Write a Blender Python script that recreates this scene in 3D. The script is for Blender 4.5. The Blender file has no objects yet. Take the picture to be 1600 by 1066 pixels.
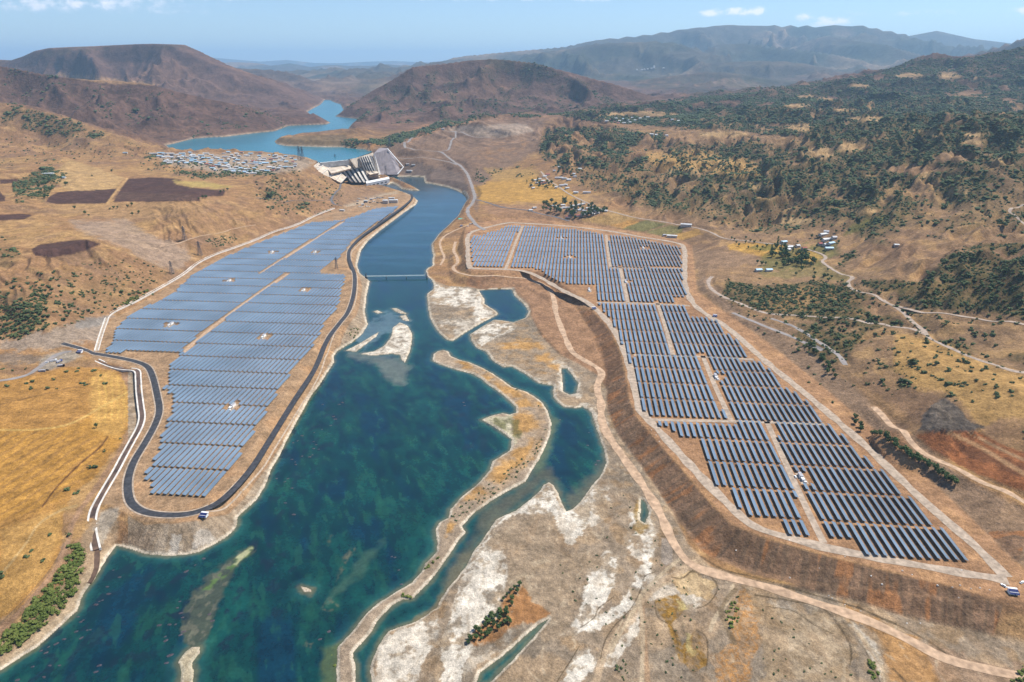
import bpy, bmesh, math, random, os
import numpy as np
from mathutils import Vector, Matrix
R = math.radians
rng = np.random.default_rng(7)
random.seed(7)
scene = bpy.context.scene
col = scene.collection

# ---------------------------------------------------------------- camera, sky, sun, exposure
CAM_H, PITCH, FPX = 400.0, R(22.0), 1067.0      # FPX: focal length in pixels of the 1600 px wide photograph
cam = bpy.data.cameras.new('camera'); camo = bpy.data.objects.new('camera', cam); col.objects.link(camo)
camo.location = (0, 0, CAM_H); camo.rotation_euler = (R(90) - PITCH, 0, 0)
cam.sensor_width = 36; cam.lens = 36 * FPX / 1600; cam.clip_start = 1; cam.clip_end = 200000
scene.camera = camo
SUN_EL = 58.0
SUN_DIR = Vector((0.93, 0.37, 0)).normalized()
SUN_AZ = math.atan2(SUN_DIR.x, SUN_DIR.y)        # clockwise from +Y
sd = Vector((SUN_DIR.x * math.cos(R(SUN_EL)), SUN_DIR.y * math.cos(R(SUN_EL)), math.sin(R(SUN_EL))))
sun = bpy.data.lights.new('sun', 'SUN'); suno = bpy.data.objects.new('sun', sun); col.objects.link(suno)
sun.energy = 5.0; sun.angle = R(0.53); sun.color = (1.0, 0.94, 0.85)
suno.rotation_euler = sd.to_track_quat('Z', 'Y').to_euler()
suno.location = (3000, 1000, 5000)
scene.view_settings.view_transform = 'Standard'; scene.view_settings.look = 'None'
scene.view_settings.exposure = 0.42; scene.view_settings.gamma = 1
scene.cycles.volume_bounces = 2; scene.cycles.max_bounces = 5; scene.cycles.diffuse_bounces = 2
scene.cycles.glossy_bounces = 2; scene.cycles.transmission_bounces = 2
scene.cycles.use_denoising = True

world = bpy.data.worlds.new("World"); scene.world = world; world.use_nodes = True
wn, wl = world.node_tree.nodes, world.node_tree.links
wn.clear()
def N(nodes, t, **kw):
    n = nodes.new(t)
    for k, v in kw.items(): setattr(n, k, v)
    return n
sky = N(wn, 'ShaderNodeTexSky', sky_type='NISHITA', sun_disc=False, sun_elevation=R(SUN_EL), sun_rotation=SUN_AZ,
        altitude=1200, air_density=1.0, dust_density=0.4, ozone_density=3.0)
bg = N(wn, 'ShaderNodeBackground'); bg.inputs[1].default_value = 0.105
wo = N(wn, 'ShaderNodeOutputWorld'); wl.new(bg.outputs[0], wo.inputs[0])
tc = N(wn, 'ShaderNodeTexCoord'); sep = N(wn, 'ShaderNodeSeparateXYZ'); wl.new(tc.outputs['Generated'], sep.inputs[0])
def wm(op, a, b=None, c=None):
    n = N(wn, 'ShaderNodeMath', operation=op)
    for i, v in enumerate((a, b, c)):
        if v is None: continue
        if isinstance(v, (int, float)): n.inputs[i].default_value = v
        else: wl.new(v, n.inputs[i])
    return n.outputs[0]
yy = wm('MAXIMUM', sep.outputs[1], 0.05)
ua = wm('DIVIDE', sep.outputs[0], yy); ea = wm('DIVIDE', sep.outputs[2], yy)
cmb = N(wn, 'ShaderNodeCombineXYZ'); wl.new(ua, cmb.inputs[0]); wl.new(wm('MULTIPLY', ea, 1.6), cmb.inputs[1])
nz = N(wn, 'ShaderNodeTexNoise'); nz.inputs['Scale'].default_value = 44; nz.inputs['Detail'].default_value = 8; nz.inputs['Roughness'].default_value = 0.62
wl.new(cmb.outputs[0], nz.inputs['Vector'])
tot = None
# cloud banks as (azimuth tangent, elevation tangent, half width, half height, strength)
for (cu, ce, sw, sh, st) in [(0.296, .0655, .028, .0050, 1.15), (0.262, .064, .014, .0040, 1.0), (0.325, .0665, .010, .0050, .9),
                             (0.415, .054, .035, .0055, 1.1), (0.39, .057, .014, .0060, .9), (0.69, .066, .030, .0060, .95), (0.65, .062, .025, .004, .5),
                             (-.60, .075, .20, .009, .75), (-.36, .084, .12, .006, .7), (-.47, .066, .10, .006, .4), (-.52, .077, .10, .011, .6), (-.05, .085, .17, .007, .75), (.11, .083, .09, .005, .7), (.52, .064, .08, .005, .5)]:
    a = wm('DIVIDE', wm('SUBTRACT', ua, cu), sw); b = wm('DIVIDE', wm('SUBTRACT', ea, ce), sh)
    g = wm('MULTIPLY', wm('EXPONENT', wm('MULTIPLY', wm('ADD', wm('MULTIPLY', a, a), wm('MULTIPLY', b, b)), -0.7)), st)
    tot = g if tot is None else wm('MAXIMUM', tot, g)
hi = wm('MULTIPLY', wm('SUBTRACT', ea, 0.10), 6.0)        # light cloud cover above the frame
dens = wm('MULTIPLY', tot, wm('ADD', wm('MULTIPLY', nz.outputs['Fac'], 3.6), -1.05))
mr = N(wn, 'ShaderNodeMapRange', interpolation_type='SMOOTHSTEP'); wl.new(dens, mr.inputs[0])
mr.inputs[1].default_value = 0.2; mr.inputs[2].default_value = 0.95; mr.inputs[4].default_value = 0.95
tint = N(wn, 'ShaderNodeMix', data_type='RGBA', blend_type='MULTIPLY'); tint.inputs[0].default_value = 1.0
tint.inputs[7].default_value = (0.90, 0.97, 1.06, 1)
wl.new(sky.outputs[0], tint.inputs[6])
mx = N(wn, 'ShaderNodeMix', data_type='RGBA'); wl.new(mr.outputs[0], mx.inputs[0]); wl.new(tint.outputs[2], mx.inputs[6])
mx.inputs[7].default_value = (9.0, 8.9, 9.6, 1)
wl.new(mx.outputs[2], bg.inputs[0])

# ---------------------------------------------------------------- pixels of the photograph <-> the place
S22, C22 = math.sin(PITCH), math.cos(PITCH)
def rayc(px, py):
    px = np.asarray(px, float); py = np.asarray(py, float)
    xr = (px - 800) / FPX; yn = (py - 533) / FPX
    return xr, S22 + yn * C22, C22 - yn * S22
def Wz(px, py, z):
    xr, dn, fw = rayc(px, py); t = (CAM_H - z) / dn
    return xr * t, fw * t
def WzP(pts, z): 
    a = np.array(pts, float); x, y = Wz(a[:, 0], a[:, 1], z); return np.stack([x, y], 1)
def Wd(px, py, D):
    xr, dn, fw = rayc(px, py); t = np.asarray(D, float) / fw
    return xr * t, np.asarray(D, float) + 0 * t, CAM_H - dn * t
def proj(X, Y, Z):
    vz = (CAM_H - Z)
    # camera axes: right=x, up=(0,s,c), view=(0,c,-s)
    w = Y * C22 + vz * S22
    upc = Y * S22 - vz * C22
    w = np.maximum(w, 1e-3)
    return 800 + FPX * X / w, 533 - FPX * upc / w

# ---------------------------------------------------------------- noise
_p = rng.permutation(4096).astype(np.int64); _ang = rng.random(4096) * 2 * np.pi
_gx = np.cos(_ang).astype(np.float32); _gy = np.sin(_ang).astype(np.float32)
def perlin(x, y):
    xi = np.floor(x).astype(np.int64); yi = np.floor(y).astype(np.int64)
    xf = (x - xi).astype(np.float32); yf = (y - yi).astype(np.float32)
    u = xf * xf * xf * (xf * (xf * 6 - 15) + 10); v = yf * yf * yf * (yf * (yf * 6 - 15) + 10)
    def g(dx, dy):
        h = _p[(_p[(xi + dx) & 4095] + yi + dy) & 4095]
        return _gx[h] * (xf - dx) + _gy[h] * (yf - dy)
    a = g(0, 0); b = g(1, 0); c = g(0, 1); d = g(1, 1)
    return ((a + u * (b - a)) * (1 - v) + (c + u * (d - c)) * v) * 1.5
def fbm(x, y, sc, octv=4, gain=.5):
    o = np.zeros(np.shape(x), np.float32); a = 1.0; t = 0
    for k in range(octv):
        o += a * perlin(x / sc + 17.3 * k, y / sc - 9.1 * k); t += a; a *= gain; sc /= 2.03
    return o / t
def ridged(x, y, sc, octv=4, gain=.55):
    o = np.zeros(np.shape(x), np.float32); a = 1.0; t = 0; w = 1.0
    for k in range(octv):
        n = 1 - np.abs(perlin(x / sc + 31.7 * k, y / sc + 5.3 * k)) * 1.6
        n = np.clip(n, 0, 1) ** 2 * w; w = np.clip(n * 1.6, 0, 1)
        o += a * n; t += a; a *= gain; sc /= 2.07
    return o / t
def sstep(a, b, x): 
    t = np.clip((x - a) / (b - a), 0, 1); return t * t * (3 - 2 * t)

def poly_sd(P, X, Y, reach):
    """signed distance to polygon P (positive outside); +reach where farther away than reach"""
    out = np.full(X.shape, float(reach), np.float32)
    x0, y0 = P.min(0) - reach; x1, y1 = P.max(0) + reach
    m = (X > x0) & (X < x1) & (Y > y0) & (Y < y1)
    if not m.any(): return out
    x = X[m].astype(np.float64); y = Y[m].astype(np.float64)
    d2 = np.full(x.shape, 1e18); ins = np.zeros(x.shape, bool)
    n = len(P)
    for i in range(n):
        ax, ay = P[i]; bx, by = P[(i + 1) % n]
        ex, ey = bx - ax, by - ay; L = ex * ex + ey * ey + 1e-9
        t = np.clip(((x - ax) * ex + (y - ay) * ey) / L, 0, 1)
        dx = x - ax - t * ex; dy = y - ay - t * ey
        np.minimum(d2, dx * dx + dy * dy, out=d2)
        if ay != by:
            c = ((ay > y) != (by > y)) & (x < ex * (y - ay) / (by - ay) + ax)
            ins ^= c
    d = np.sqrt(d2); d[ins] *= -1
    out[m] = np.minimum(d, reach)
    return out
def line_d(P, X, Y, reach, val=None):
    """distance to an open polyline (and val interpolated along it)"""
    out = np.full(X.shape, float(reach), np.float32); vo = np.zeros(X.shape, np.float32)
    x0, y0 = P.min(0) - reach; x1, y1 = P.max(0) + reach
    m = (X > x0) & (X < x1) & (Y > y0) & (Y < y1)
    if not m.any(): return out, vo
    x = X[m].astype(np.float32); y = Y[m].astype(np.float32)
    d2 = np.full(x.shape, 1e18, np.float32); vv = np.zeros(x.shape, np.float32)
    for i in range(len(P) - 1):
        ax, ay = P[i]; bx, by = P[i + 1]
        ex, ey = bx - ax, by - ay; L = ex * ex + ey * ey + 1e-9
        t = np.clip(((x - ax) * ex + (y - ay) * ey) / L, 0, 1)
        dx = x - ax - t * ex; dy = y - ay - t * ey; q = dx * dx + dy * dy
        k = q < d2; d2[k] = q[k]
        if val is not None: vv[k] = (val[i] + t * (val[i + 1] - val[i]))[k]
    out[m] = np.minimum(np.sqrt(d2), reach); vo[m] = vv
    return out, vo
def resample(P, step):
    P = np.asarray(P, float)
    # Catmull-Rom through the points, then even spacing
    Q = []
    for i in range(len(P) - 1):
        p0, p1, p2, p3 = P[max(i - 1, 0)], P[i], P[i + 1], P[min(i + 2, len(P) - 1)]
        for t in np.linspace(0, 1, 9)[:-1]:
            Q.append(.5 * ((2 * p1) + (-p0 + p2) * t + (2 * p0 - 5 * p1 + 4 * p2 - p3) * t * t + (-p0 + 3 * p1 - 3 * p2 + p3) * t ** 3))
    Q.append(P[-1]); Q = np.array(Q)
    s = np.concatenate([[0], np.cumsum(np.hypot(*(Q[1:, :2] - Q[:-1, :2]).T))])
    n = max(2, int(s[-1] / step) + 1); k = np.linspace(0, s[-1], n)
    return np.stack([np.interp(k, s, Q[:, j]) for j in range(Q.shape[1])], 1)
# ---------------------------------------------------------------- traced outlines (pixels of the photograph, laid on level planes)
LZ, LP, RP = 86.0, 15.0, 18.0       # reservoir level, level of the left and of the right solar terrace (river = 0)
river_px = [(-120,1130),(0,1048),(60,1010),(120,955),(132,925),(148,905),(158,887),(170,868),(182,853),(200,857),(228,866),(262,869),(290,867),(310,863),
 (332,852),(350,842),(365,830),(370,822),(371,808),(385,796),(401,781),(415,758),(425,731),(437,712),(447,691),(462,662),(475,639),(485,620),(500,601),(508,588),(522,566),(521,557),
 (527,549),(540,541),(552,534),(566,522),(575,507),(572,497),(570,485),(572,472),(573,460),(575,452),(578,440),(571,434),(562,427),(558,415),(560,407),(563,395),(565,390),(575,377),
 (592,362),(612,347),(632,332),(650,320),(653,314),(644,306),(632,301),(625,299),(610,295),(596,293),(584,292.5),(590,290),(607,289),(612,286),(619,289),(628,296),(645,298),(656,298),(648,293),(636,288),(625,283),(612,279),(607,276),
 (630,276),(662,277),(664,286),(682,289),(700,293),(712,297),(727,305),(731,314),(724,323),(720,331),(717,337),(708,345),(700,353),(690,362),(685,367),(674,382),(675,392),(677,400),
 (675,408),(676,415),(668,419),(665,423),(666,431),(675,438),(678,446),(677,452),(668,459),(667,463),(668,475),(670,487),(672,497),(677,507),(682,515),(690,524),(698,531),(707,533),
 (714,529),(727,520),(742,511),(756,503),(768,497),(779,491),(775,486),(768,482),(757,475),(757,468),(752,460),(748,454),(775,452),(800,452),(804,462),(812,470),(820,477),(826,487),(821,497),
 (802,504),(785,501),(772,500),(758,508),(745,516),(734,523),(737,533),(745,544),(753,547),(760,550),(770,564),(787,574),(800,573),(820,584),(832,592),(842,599),(865,603),(864,611),(865,621),(873,630),
 (882,636),(900,638),(910,636),(918,640),(925,646),(928,659),(936,681),(944,704),(947,724),(940,741),(933,750),(925,759),(907,784),(895,796),(885,799),(877,784),(872,771),(865,759),(858,754),
 (850,758),(842,769),(825,784),(805,799),(790,805),(775,812),(760,835),(752,847),(740,862),(730,882),(717,900),(700,920),(690,935),(682,950),(650,972),(625,980),(607,986),(590,1012),(578,1042),(582,1075),(600,1180),(-100,1180)]
spit_px = [(700,549),(692,547),(684,549),(677,554),(676,564),(686,569),(700,574),(720,580),(740,585),(752,592),(762,601),(776,610),(790,621),(800,630),(806,637),(807,645),(797,648),(785,646),(768,650),(752,656),
 (770,666),(785,676),(799,686),(799,697),(797,704),(783,713),(770,721),(765,736),(747,756),(722,776),(704,796),(700,810),(686,817),(680,830),(684,847),(682,862),(674,872),(665,880),(660,892),(645,910),(625,922),
 (592,942),(572,960),(552,985),(527,1012),(526,1040),(525,1100),(520,1190),(575,1190),(557,1080),(556,1062),(555,1042),(551,1020),(570,1000),(580,988),(590,970),(612,947),(622,940),(632,937),(645,936),(660,920),(672,908),(682,895),(700,870),(717,845),
 (727,832),(722,822),(742,801),(765,785),(785,772),(800,764),(820,754),(832,734),(845,714),(854,694),(860,678),(862,661),(858,650),(855,641),(848,630),(837,621),(824,613),(812,609),(800,605),(785,594),(770,584),(757,577),(745,571),(732,566),(717,562),(705,557)]
bar_px = [[(562,553),(585,549),(600,541),(611,527),(614,512),(625,504),(637,509),(644,522),(643,538),(640,550),(633,567),(627,562),(626,555),(612,553),(580,556)],
 [(540,548),(560,538),(583,524),(592,519),(588,526),(573,537),(556,550)],
 [(583,487),(590,485),(599,489),(590,490)], [(612,482),(620,482),(628,486),(637,491),(628,491),(618,487)], [(625,494),(634,492),(640,502),(630,501)],
 [(278,1035),(290,1018),(300,1011),(312,1011),(311,1022),(300,1036),(303,1050),(300,1080),(280,1085),(284,1050)],
 [(470,917),(478,918),(487,922),(486,926),(476,925)]]
pond_px = [[(877,576),(886,575),(895,586),(904,599),(900,614),(890,616),(880,611),(879,594)],
 [(1002,779),(1010,785),(1014,800),(1008,817),(1000,812),(1001,795)],
 [(858,966),(838,990),(800,1032),(765,1066),(742,1072),(750,1050),(780,1028),(800,1012),(820,993),(845,972)]]
flat_px = [(662,432),(700,447),(735,449),(752,452),(800,451),(826,476),(829,495),(845,525),(875,555),(905,570),(935,588),(948,610),(948,640),(965,680),(1010,740),(1050,800),(1075,850),(1110,885),(1170,905),(1250,922),
 (1330,938),(1400,960),(1480,980),(1750,1030),(1900,1300),(400,1300),(500,900),(700,700),(640,500)]
lake_px = [(259,227),(270,225),(282,222),(302,217),(325,215),(350,214),(375,211),(400,208),(430,205),(450,197),(470,196),(495,195),(510,194.5),(516,192),(508,188),(495,185),(487,181),(480,175),(490,169),(500,164),(504,160),(507,156),(515,156),
 (522,160),(532,163),(537,172),(530,178),(524,182),(540,184),(560,186),(552,192),(545,200),(550,204),(530,206),(505,207),(482,209),(465,211),(450,214),(429,221),(432,225),(445,228),(475,229),(505,230),(532,230),(550,232),(572,234),
 (575,237),(570,240),(560,243),(550,247),(525,251),(505,253),(492,251),(480,247),(462,244),(425,240),(400,238),(357,238),(310,239),(275,239),(265,232)]
leftP_px = [(140,560),(150,545),(158,520),(166,505),(200,485),(250,455),(300,421),(340,404),(400,377),(460,355),(525,327),(560,320),(600,305),(632,302),(648,310),(632,326),(608,342),(585,358),(568,372),(556,390),(555,405),(560,425),(565,440),
 (562,465),(556,490),(535,520),(505,572),(470,628),(440,675),(410,722),(380,765),(350,792),(315,812),(270,818),(225,816),(190,800),(170,790),(155,790),(180,735),(208,690),(222,655),(218,610),(216,582),(190,572)]
rightP_px = [(728,352),(724,372),(724,400),(730,424),(800,428),(826,432),(856,448),(895,468),(925,485),(950,512),(968,545),(976,580),(982,620),(993,650),(1022,685),(1062,730),(1102,778),(1142,820),(1195,841),(1300,871),(1400,896),(1500,921),(1560,938),(1640,965),(1760,1000),
 (1760,960),(1600,890),(1530,820),(1450,745),(1360,665),(1270,590),(1200,535),(1130,485),(1090,455),(1082,385),(1060,373),(950,356),(850,343),(790,341)]
river = WzP(river_px, 0); spit = WzP(spit_px, 0); bars = [WzP(b, 0) for b in bar_px]; ponds = [WzP(b, .8) for b in pond_px]
flat = WzP(flat_px, 1.5); lake = WzP(lake_px, LZ); leftP = WzP(leftP_px, LP); rightP = WzP(rightP_px, RP)

# ---------------------------------------------------------------- the ground as one height field (finer near the camera)
Q = float(os.environ.get('TQ', '1'))
ycut = 1450.0
def y_of_py(py, z=0.0): _, dn, fw = rayc(0, py); return (CAM_H - z) * fw / dn
rows = list(y_of_py(np.arange(1190, 386, -1.45 / Q)))
rows = [r for r in rows if r < ycut]
Y_ = rows[-1]
while Y_ < 8500: Y_ *= 1 + .0026 / Q; rows.append(Y_)
while Y_ < 60000: Y_ *= 1 + .006 / Q; rows.append(Y_)
YR = np.array(rows); NR = len(YR)
NC = int(1420 * Q); UC = np.linspace(-1.2, 1.2, NC)
GX = (UC[None, :] * YR[:, None]).astype(np.float64); GY = np.repeat(YR[:, None], NC, 1)
print('grid', NR, NC)

# smooth base relief: control points as (px, py, level) or (px, py, None, distance)
ctl = []
for px, py, z in [(0,1060,8),(60,980,12),(0,850,17),(100,800,16),(0,700,19),(120,650,18),(0,610,24),(100,590,19),(150,545,17),(60,550,24),(0,540,28),(100,520,30),(160,500,20),(240,455,20),(300,418,19),(400,374,19),(470,350,20),(520,326,22),
  (60,480,55),(0,450,72),(120,440,66),(180,430,48),(230,430,32),(100,388,82),(0,400,86),(160,385,78),(210,390,60),(250,385,48),(300,385,40),(0,350,92),(80,350,90),(160,345,80),(220,345,72),(290,330,84),(330,345,64),(380,330,58),(350,365,36),(420,340,44),
  (440,320,52),(480,330,30),(510,310,34),(500,290,54),(440,290,74),(470,270,84),(530,300,30),(560,300,14),(570,290,16),(400,280,86),(300,300,94),(200,297,96),(100,300,98),(0,300,104),(150,260,100),(60,255,108),(250,250,97),(330,255,94),(420,250,92),(470,252,90),
  (230,240,98),(150,235,110),(60,225,122),(0,230,128),(500,262,84),(530,262,60),(540,275,40),
  (600,240,90),(630,235,92),(660,270,16),(700,275,22),(740,300,22),(735,330,14),(700,345,8),(760,340,28),(800,335,32),(690,250,52),(740,250,68),(800,265,46),(800,300,34),(860,310,34),(900,335,34),(950,350,33),
  (640,215,104),(700,205,112),(800,205,116),(780,230,88),(850,240,92),(900,270,70),(950,290,62),(1000,320,52),(1050,345,40),(1120,360,44),(900,230,105),(860,200,118),(1000,270,92),(1100,300,82),(1100,250,116),(1000,220,122),(1200,340,62),(1130,400,32),(1090,420,24),
  (1200,380,48),(1250,400,44),(1310,400,50),(1250,440,46),(1330,440,58),(1150,450,34),(1200,490,29),(1160,480,26),(1290,500,42),(1250,540,26),(1300,580,32),(1350,540,52),(1400,500,56),(1450,530,58),(1400,600,58),(1370,630,40),(1350,660,24),
  (1500,560,64),(1600,590,68),(1500,650,60),(1600,650,66),(1550,680,50),(1440,680,38),(1420,700,30),(1500,740,26),(1600,795,24),(1480,790,20),(1600,860,20),(1600,740,44),(1500,700,38),
  (1400,440,84),(1500,430,112),(1600,430,128),(1500,390,118),(1600,380,134),(1420,400,96),(1550,490,86),(1600,520,76),(1400,350,102),(1500,340,128),(1600,320,150),(1300,350,80),(1350,300,122),(1250,300,108),(1450,290,156),(1600,270,196),(1250,250,152),(1400,250,172),(1500,240,205),
  (1150,220,140),(1300,200,195),(1400,200,225),(1500,200,250)]:
    x, y = Wz(px, py, z); ctl.append((x / y, math.log(y), z / y))
for px, py, D in [(750,190,3500),(850,182,3600),(950,180,3600),(1050,170,3800),(1150,165,3800),(1250,160,3500),(1350,165,3300),(1500,160,3200),(1600,200,2900),
  (860,176,4300),(950,166,4500),(1040,158,4700),(1130,148,4800),(1200,141,4900),(1262,131,4900),(1325,122,4800),(1375,110,4750),(1400,100,4700),(1425,93,4700),(1462,89,4700),(1517,91,4600),(1550,82,4500),(1600,74,4400),(1700,62,4300),
  (1600,140,3700),(1500,130,3900),(1430,135,3800),(1350,145,3900),(0,160,2900),(60,170,2850),(100,180,2800),(180,208,2750),(240,226,2720),(-60,150,2900)]:
    x, y, z = Wd(px, py, D); ctl.append((x / y, math.log(y), z / y))
for px, D, z in [(-100,3350,170),(0,3350,150),(60,3350,140),(120,3350,128),(180,3250,112),(240,3100,98),(0,3100,190),(120,3050,150)]:
    x, y, _z = Wd(px, 180, D); ctl.append((x / y, math.log(y), z / y))
for u, D, z in [(-1.2,300,20),(-1.2,600,20),(-1.2,1000,60),(-1.2,2000,150),(-1.2,3500,300),(1.2,300,20),(1.2,600,30),(1.2,1000,110),(1.2,2000,220),(1.2,3500,420),(.9,500,26),(.9,800,60),(0,300,-2),(.6,300,5),(-.6,300,6),(-.9,450,18),(-.9,900,40),
                (-.9,1400,90),(-.9,2500,140),(.95,1300,130),(.95,2500,230),(0,500,-1),(-.15,700,-1),(0,1000,2),
                (-.3,3800,88),(-.15,3800,84),(-.1,5000,84),(-.25,6500,100),(0,6000,120),(.1,5500,140),(.25,6500,150),(.45,6500,150),(.7,6500,200),(1.2,6500,250),(-.6,6500,200),(-1.2,6500,250),(-.6,4200,190),(-.4,4600,120),
                (-.12,9000,100),(.3,9000,150),(.8,9000,200),(-.8,9000,200),(-.8,4000,200),(.1,4600,140)]:
    ctl.append((u, math.log(D), z / D))
ctl = np.array(ctl)
def kern(du, dv): return np.sqrt(du * du + dv * dv * .8 + .0006)
A = kern(ctl[:, None, 0] - ctl[None, :, 0], ctl[:, None, 1] - ctl[None, :, 1]); n = len(ctl)
Pm = np.stack([np.ones(n), ctl[:, 0], ctl[:, 1]], 1)
M = np.zeros((n + 3, n + 3)); M[:n, :n] = A - np.eye(n) * 0.004; M[:n, n:] = Pm; M[n:, :n] = Pm.T
wts = np.linalg.solve(M, np.concatenate([ctl[:, 2], np.zeros(3)]))
ri = np.unique(np.concatenate([np.arange(0, NR, 4), [NR - 1]])); ci = np.unique(np.concatenate([np.arange(0, NC, 5), [NC - 1]]))
cu = UC[ci]; cv = np.log(np.minimum(YR[ri], 9000))
B = np.zeros((len(ri), len(ci)))
for k in range(n): B += wts[k] * kern(cu[None, :] - ctl[k, 0], cv[:, None] - ctl[k, 1])
B += wts[n] + wts[n + 1] * cu[None, :] + wts[n + 2] * cv[:, None]
B1 = np.stack([np.interp(UC, cu, b) for b in B])
fi = np.interp(np.arange(NR), ri, np.arange(len(ri))); i0 = np.minimum(fi.astype(int), len(ri) - 2); ft = (fi - i0)[:, None]
GZ = (B1[i0] * (1 - ft) + B1[i0 + 1] * ft) * np.minimum(YR, 9000)[:, None]
BASE0 = GZ.copy()

# relief noise: gullies on the hillsides
wx = fbm(GX, GY, 420, 2) * 110; wy = fbm(GX + 900, GY - 300, 420, 2) * 110
rg = ridged(GX + wx, GY * .8 + wy, 380, 3, .38); rg2 = ridged(GX - wy * .4, GY + wx * .4, 120, 2, .3)
hill = sstep(22, 110, GZ) * (1 - .6 * sstep(-.25, -.5, UC[None, :]) * sstep(2400, 2900, GY))
right = sstep(.1, .5, UC[None, :])
steepw = hill * (.35 + .65 * sstep(-.25, .3, fbm(GX, GY, 700, 2)))
GZ = GZ + steepw * ((rg - .45) * (30 + 40 * sstep(1500, 4500, GY)) + (rg2 - .4) * (9 + 13 * right) + fbm(GX, GY, 45, 3) * (2.4 + 2.6 * right))

def gully(p0, p1, area, cross, along, amp, soft=60, z0=60):
    global GZ
    a = np.array(Wz(p0[0], p0[1], z0)); c = np.array(Wz(p1[0], p1[1], z0 * .5)); u = (c - a) / np.hypot(*(c - a)); P = WzP(area, z0)
    r0, r1 = np.searchsorted(YR, [P[:, 1].min() - soft, P[:, 1].max() + soft]); sl = slice(r0, r1 + 1); X, Y = GX[sl], GY[sl]
    m = 1 - sstep(-soft, 0, poly_sd(P, X, Y, soft * 1.2)); s_ = X * u[0] + Y * u[1]; t_ = X * u[1] - Y * u[0] + wx[sl] * .35 + wy[sl] * .25 + fbm(X, Y, 90, 2) * cross * .8
    n_ = 1 - np.abs(perlin(t_ / cross, s_ / along)) * 1.9; n2_ = 1 - np.abs(perlin(t_ / cross * 2.3 + 40, s_ / along * 1.6)) * 1.9
    GZ[sl] += m * (amp * (n_ - .45) + amp * .4 * (n2_ - .45)) * sstep(18, 50, GZ[sl])
gully((120,395), (250,470), [(-250,420),(0,405),(90,402),(160,385),(250,420),(310,425),(250,465),(170,510),(-100,560),(-300,560)], 31, 260, 6.5, 50)
gully((300,320), (380,375), [(230,340),(300,325),(420,330),(470,345),(400,375),(320,420),(270,440),(230,400)], 29, 170, 5.5, 40)
gully((400,270), (470,320), [(380,300),(430,275),(530,285),(520,325),(400,340)], 40, 200, 8, 40)
gully((1250,210), (1080,300), [(880,250),(1000,215),(1200,200),(1700,210),(1700,340),(1450,335),(1250,322),(1100,318),(950,290)], 58, 380, 25, 120, 110)
gully((1500,300), (1350,370), [(1300,330),(1450,300),(1700,290),(1700,380),(1500,385),(1400,400),(1320,380)], 45, 260, 9, 60, 110)
gully((250,200), (330,225), [(-100,110),(0,110),(250,135),(420,170),(500,190),(300,222),(180,200),(0,150),(-100,140)], 70, 500, 16, 120, 200)
gully((880,210), (930,265), [(820,215),(900,195),(980,215),(960,262),(870,265)], 60, 300, 24, 60, 90)
gully((1480,400), (1350,470), [(1330,440),(1400,400),(1500,385),(1700,375),(1700,500),(1550,490),(1400,470)], 50, 260, 13, 40, 90)
gully((1420,560), (1330,600), [(1290,480),(1400,500),(1430,560),(1430,640),(1340,610),(1280,540)], 36, 160, 9, 30, 50)

# mountains: crest lines (px, py, distance), each with a falloff
def ridge(pts, width, zb, rough, extra=0, flat_top=0, sc=1.0):
    global GZ
    P = np.array(pts, float); x, y, z = Wd(P[:, 0], P[:, 1], P[:, 2])
    Pw = np.stack([x, y, z], 1); Pw = resample(Pw, width * .35)
    if not flat_top: Pw[:, 2] += perlin(np.arange(len(Pw)) * .43, np.full(len(Pw), width * .01)) * .045 * (Pw[:, 2] - zb)
    r0 = max(0, np.searchsorted(YR, Pw[:, 1].min() - width * 3.2)); r1 = np.searchsorted(YR, Pw[:, 1].max() + width * 3.2)
    sl = slice(r0, r1); X = GX[sl]; Y = GY[sl]
    d, zc = line_d(Pw[:, :2], X, Y, width * 3.2, Pw[:, 2])
    n1 = ridged(X + wx[sl] * sc, Y * .85 + wy[sl] * sc, 950 * sc, 4, .5); n2 = ridged(X + wx[sl] * .3, Y, 300 * sc, 3, .45)
    dd = np.maximum(d - flat_top, 0) / width
    dd = dd * (1 + (.9 * (.5 - n1) + .3 * (.4 - n2)) * rough * np.clip(dd * 3, 0, 1))
    f = np.exp(-np.power(np.maximum(dd, 0), 1.25 if flat_top else 1.04) * 1.2)
    zz = zb + (zc - zb) * f
    zz += (n2 - .45) * 26 * sc * rough * np.clip(dd * 4, 0, 1) * f
    zz -= np.maximum(d / width - 1.9, 0) * 260 * sc
    zz += (np.minimum(n1, .66) - .45) * (zc - zb) * .34 * rough * f * np.clip(dd * 4.5, 0, 1) * (1.6 if sc > 1 else 1.2)
    zz[d >= width * 3.15] = -1e3
    g = GZ[sl]; k = 12 * sc
    h = np.clip(.5 + .5 * (zz - g) / k, 0, 1)
    GZ[sl] = g * (1 - h) + zz * h + k * h * (1 - h) * .5
HR0 = GZ.copy()
ridge([(-160,85,4100),(0,105,3950),(50,111,3900),(100,119,3850),(150,126,3850),(230,131,3850),(300,149,3850),(370,163,3850),(410,172,3880),(440,181,3900),(480,183,3920),(508,189,3930)], 430, 86, 1.0, sc=.6)
ridge([(-200,80,7400),(0,94,7300),(40,92,7200),(75,78,7000),(100,75,6900),(150,73,6800),(240,69,6700),(283,71,6500),(300,80,6450),(325,92,6400),(350,103,6350),(400,121,6300),(440,138,6250),(480,155,6200),(500,162,6200)], 620, 95, 1.1, flat_top=90, sc=.9)
ridge([(330,104,9500),(400,108,9500),(430,108,9400),(470,118,9200),(505,135,9000),(515,146,8900)], 700, 90, 1, sc=1.2)
ridge([(507,123,14000),(540,114,14000),(605,107,14000),(640,105,14000),(700,100,14000)], 1200, 90, 1, sc=1.6)
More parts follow.
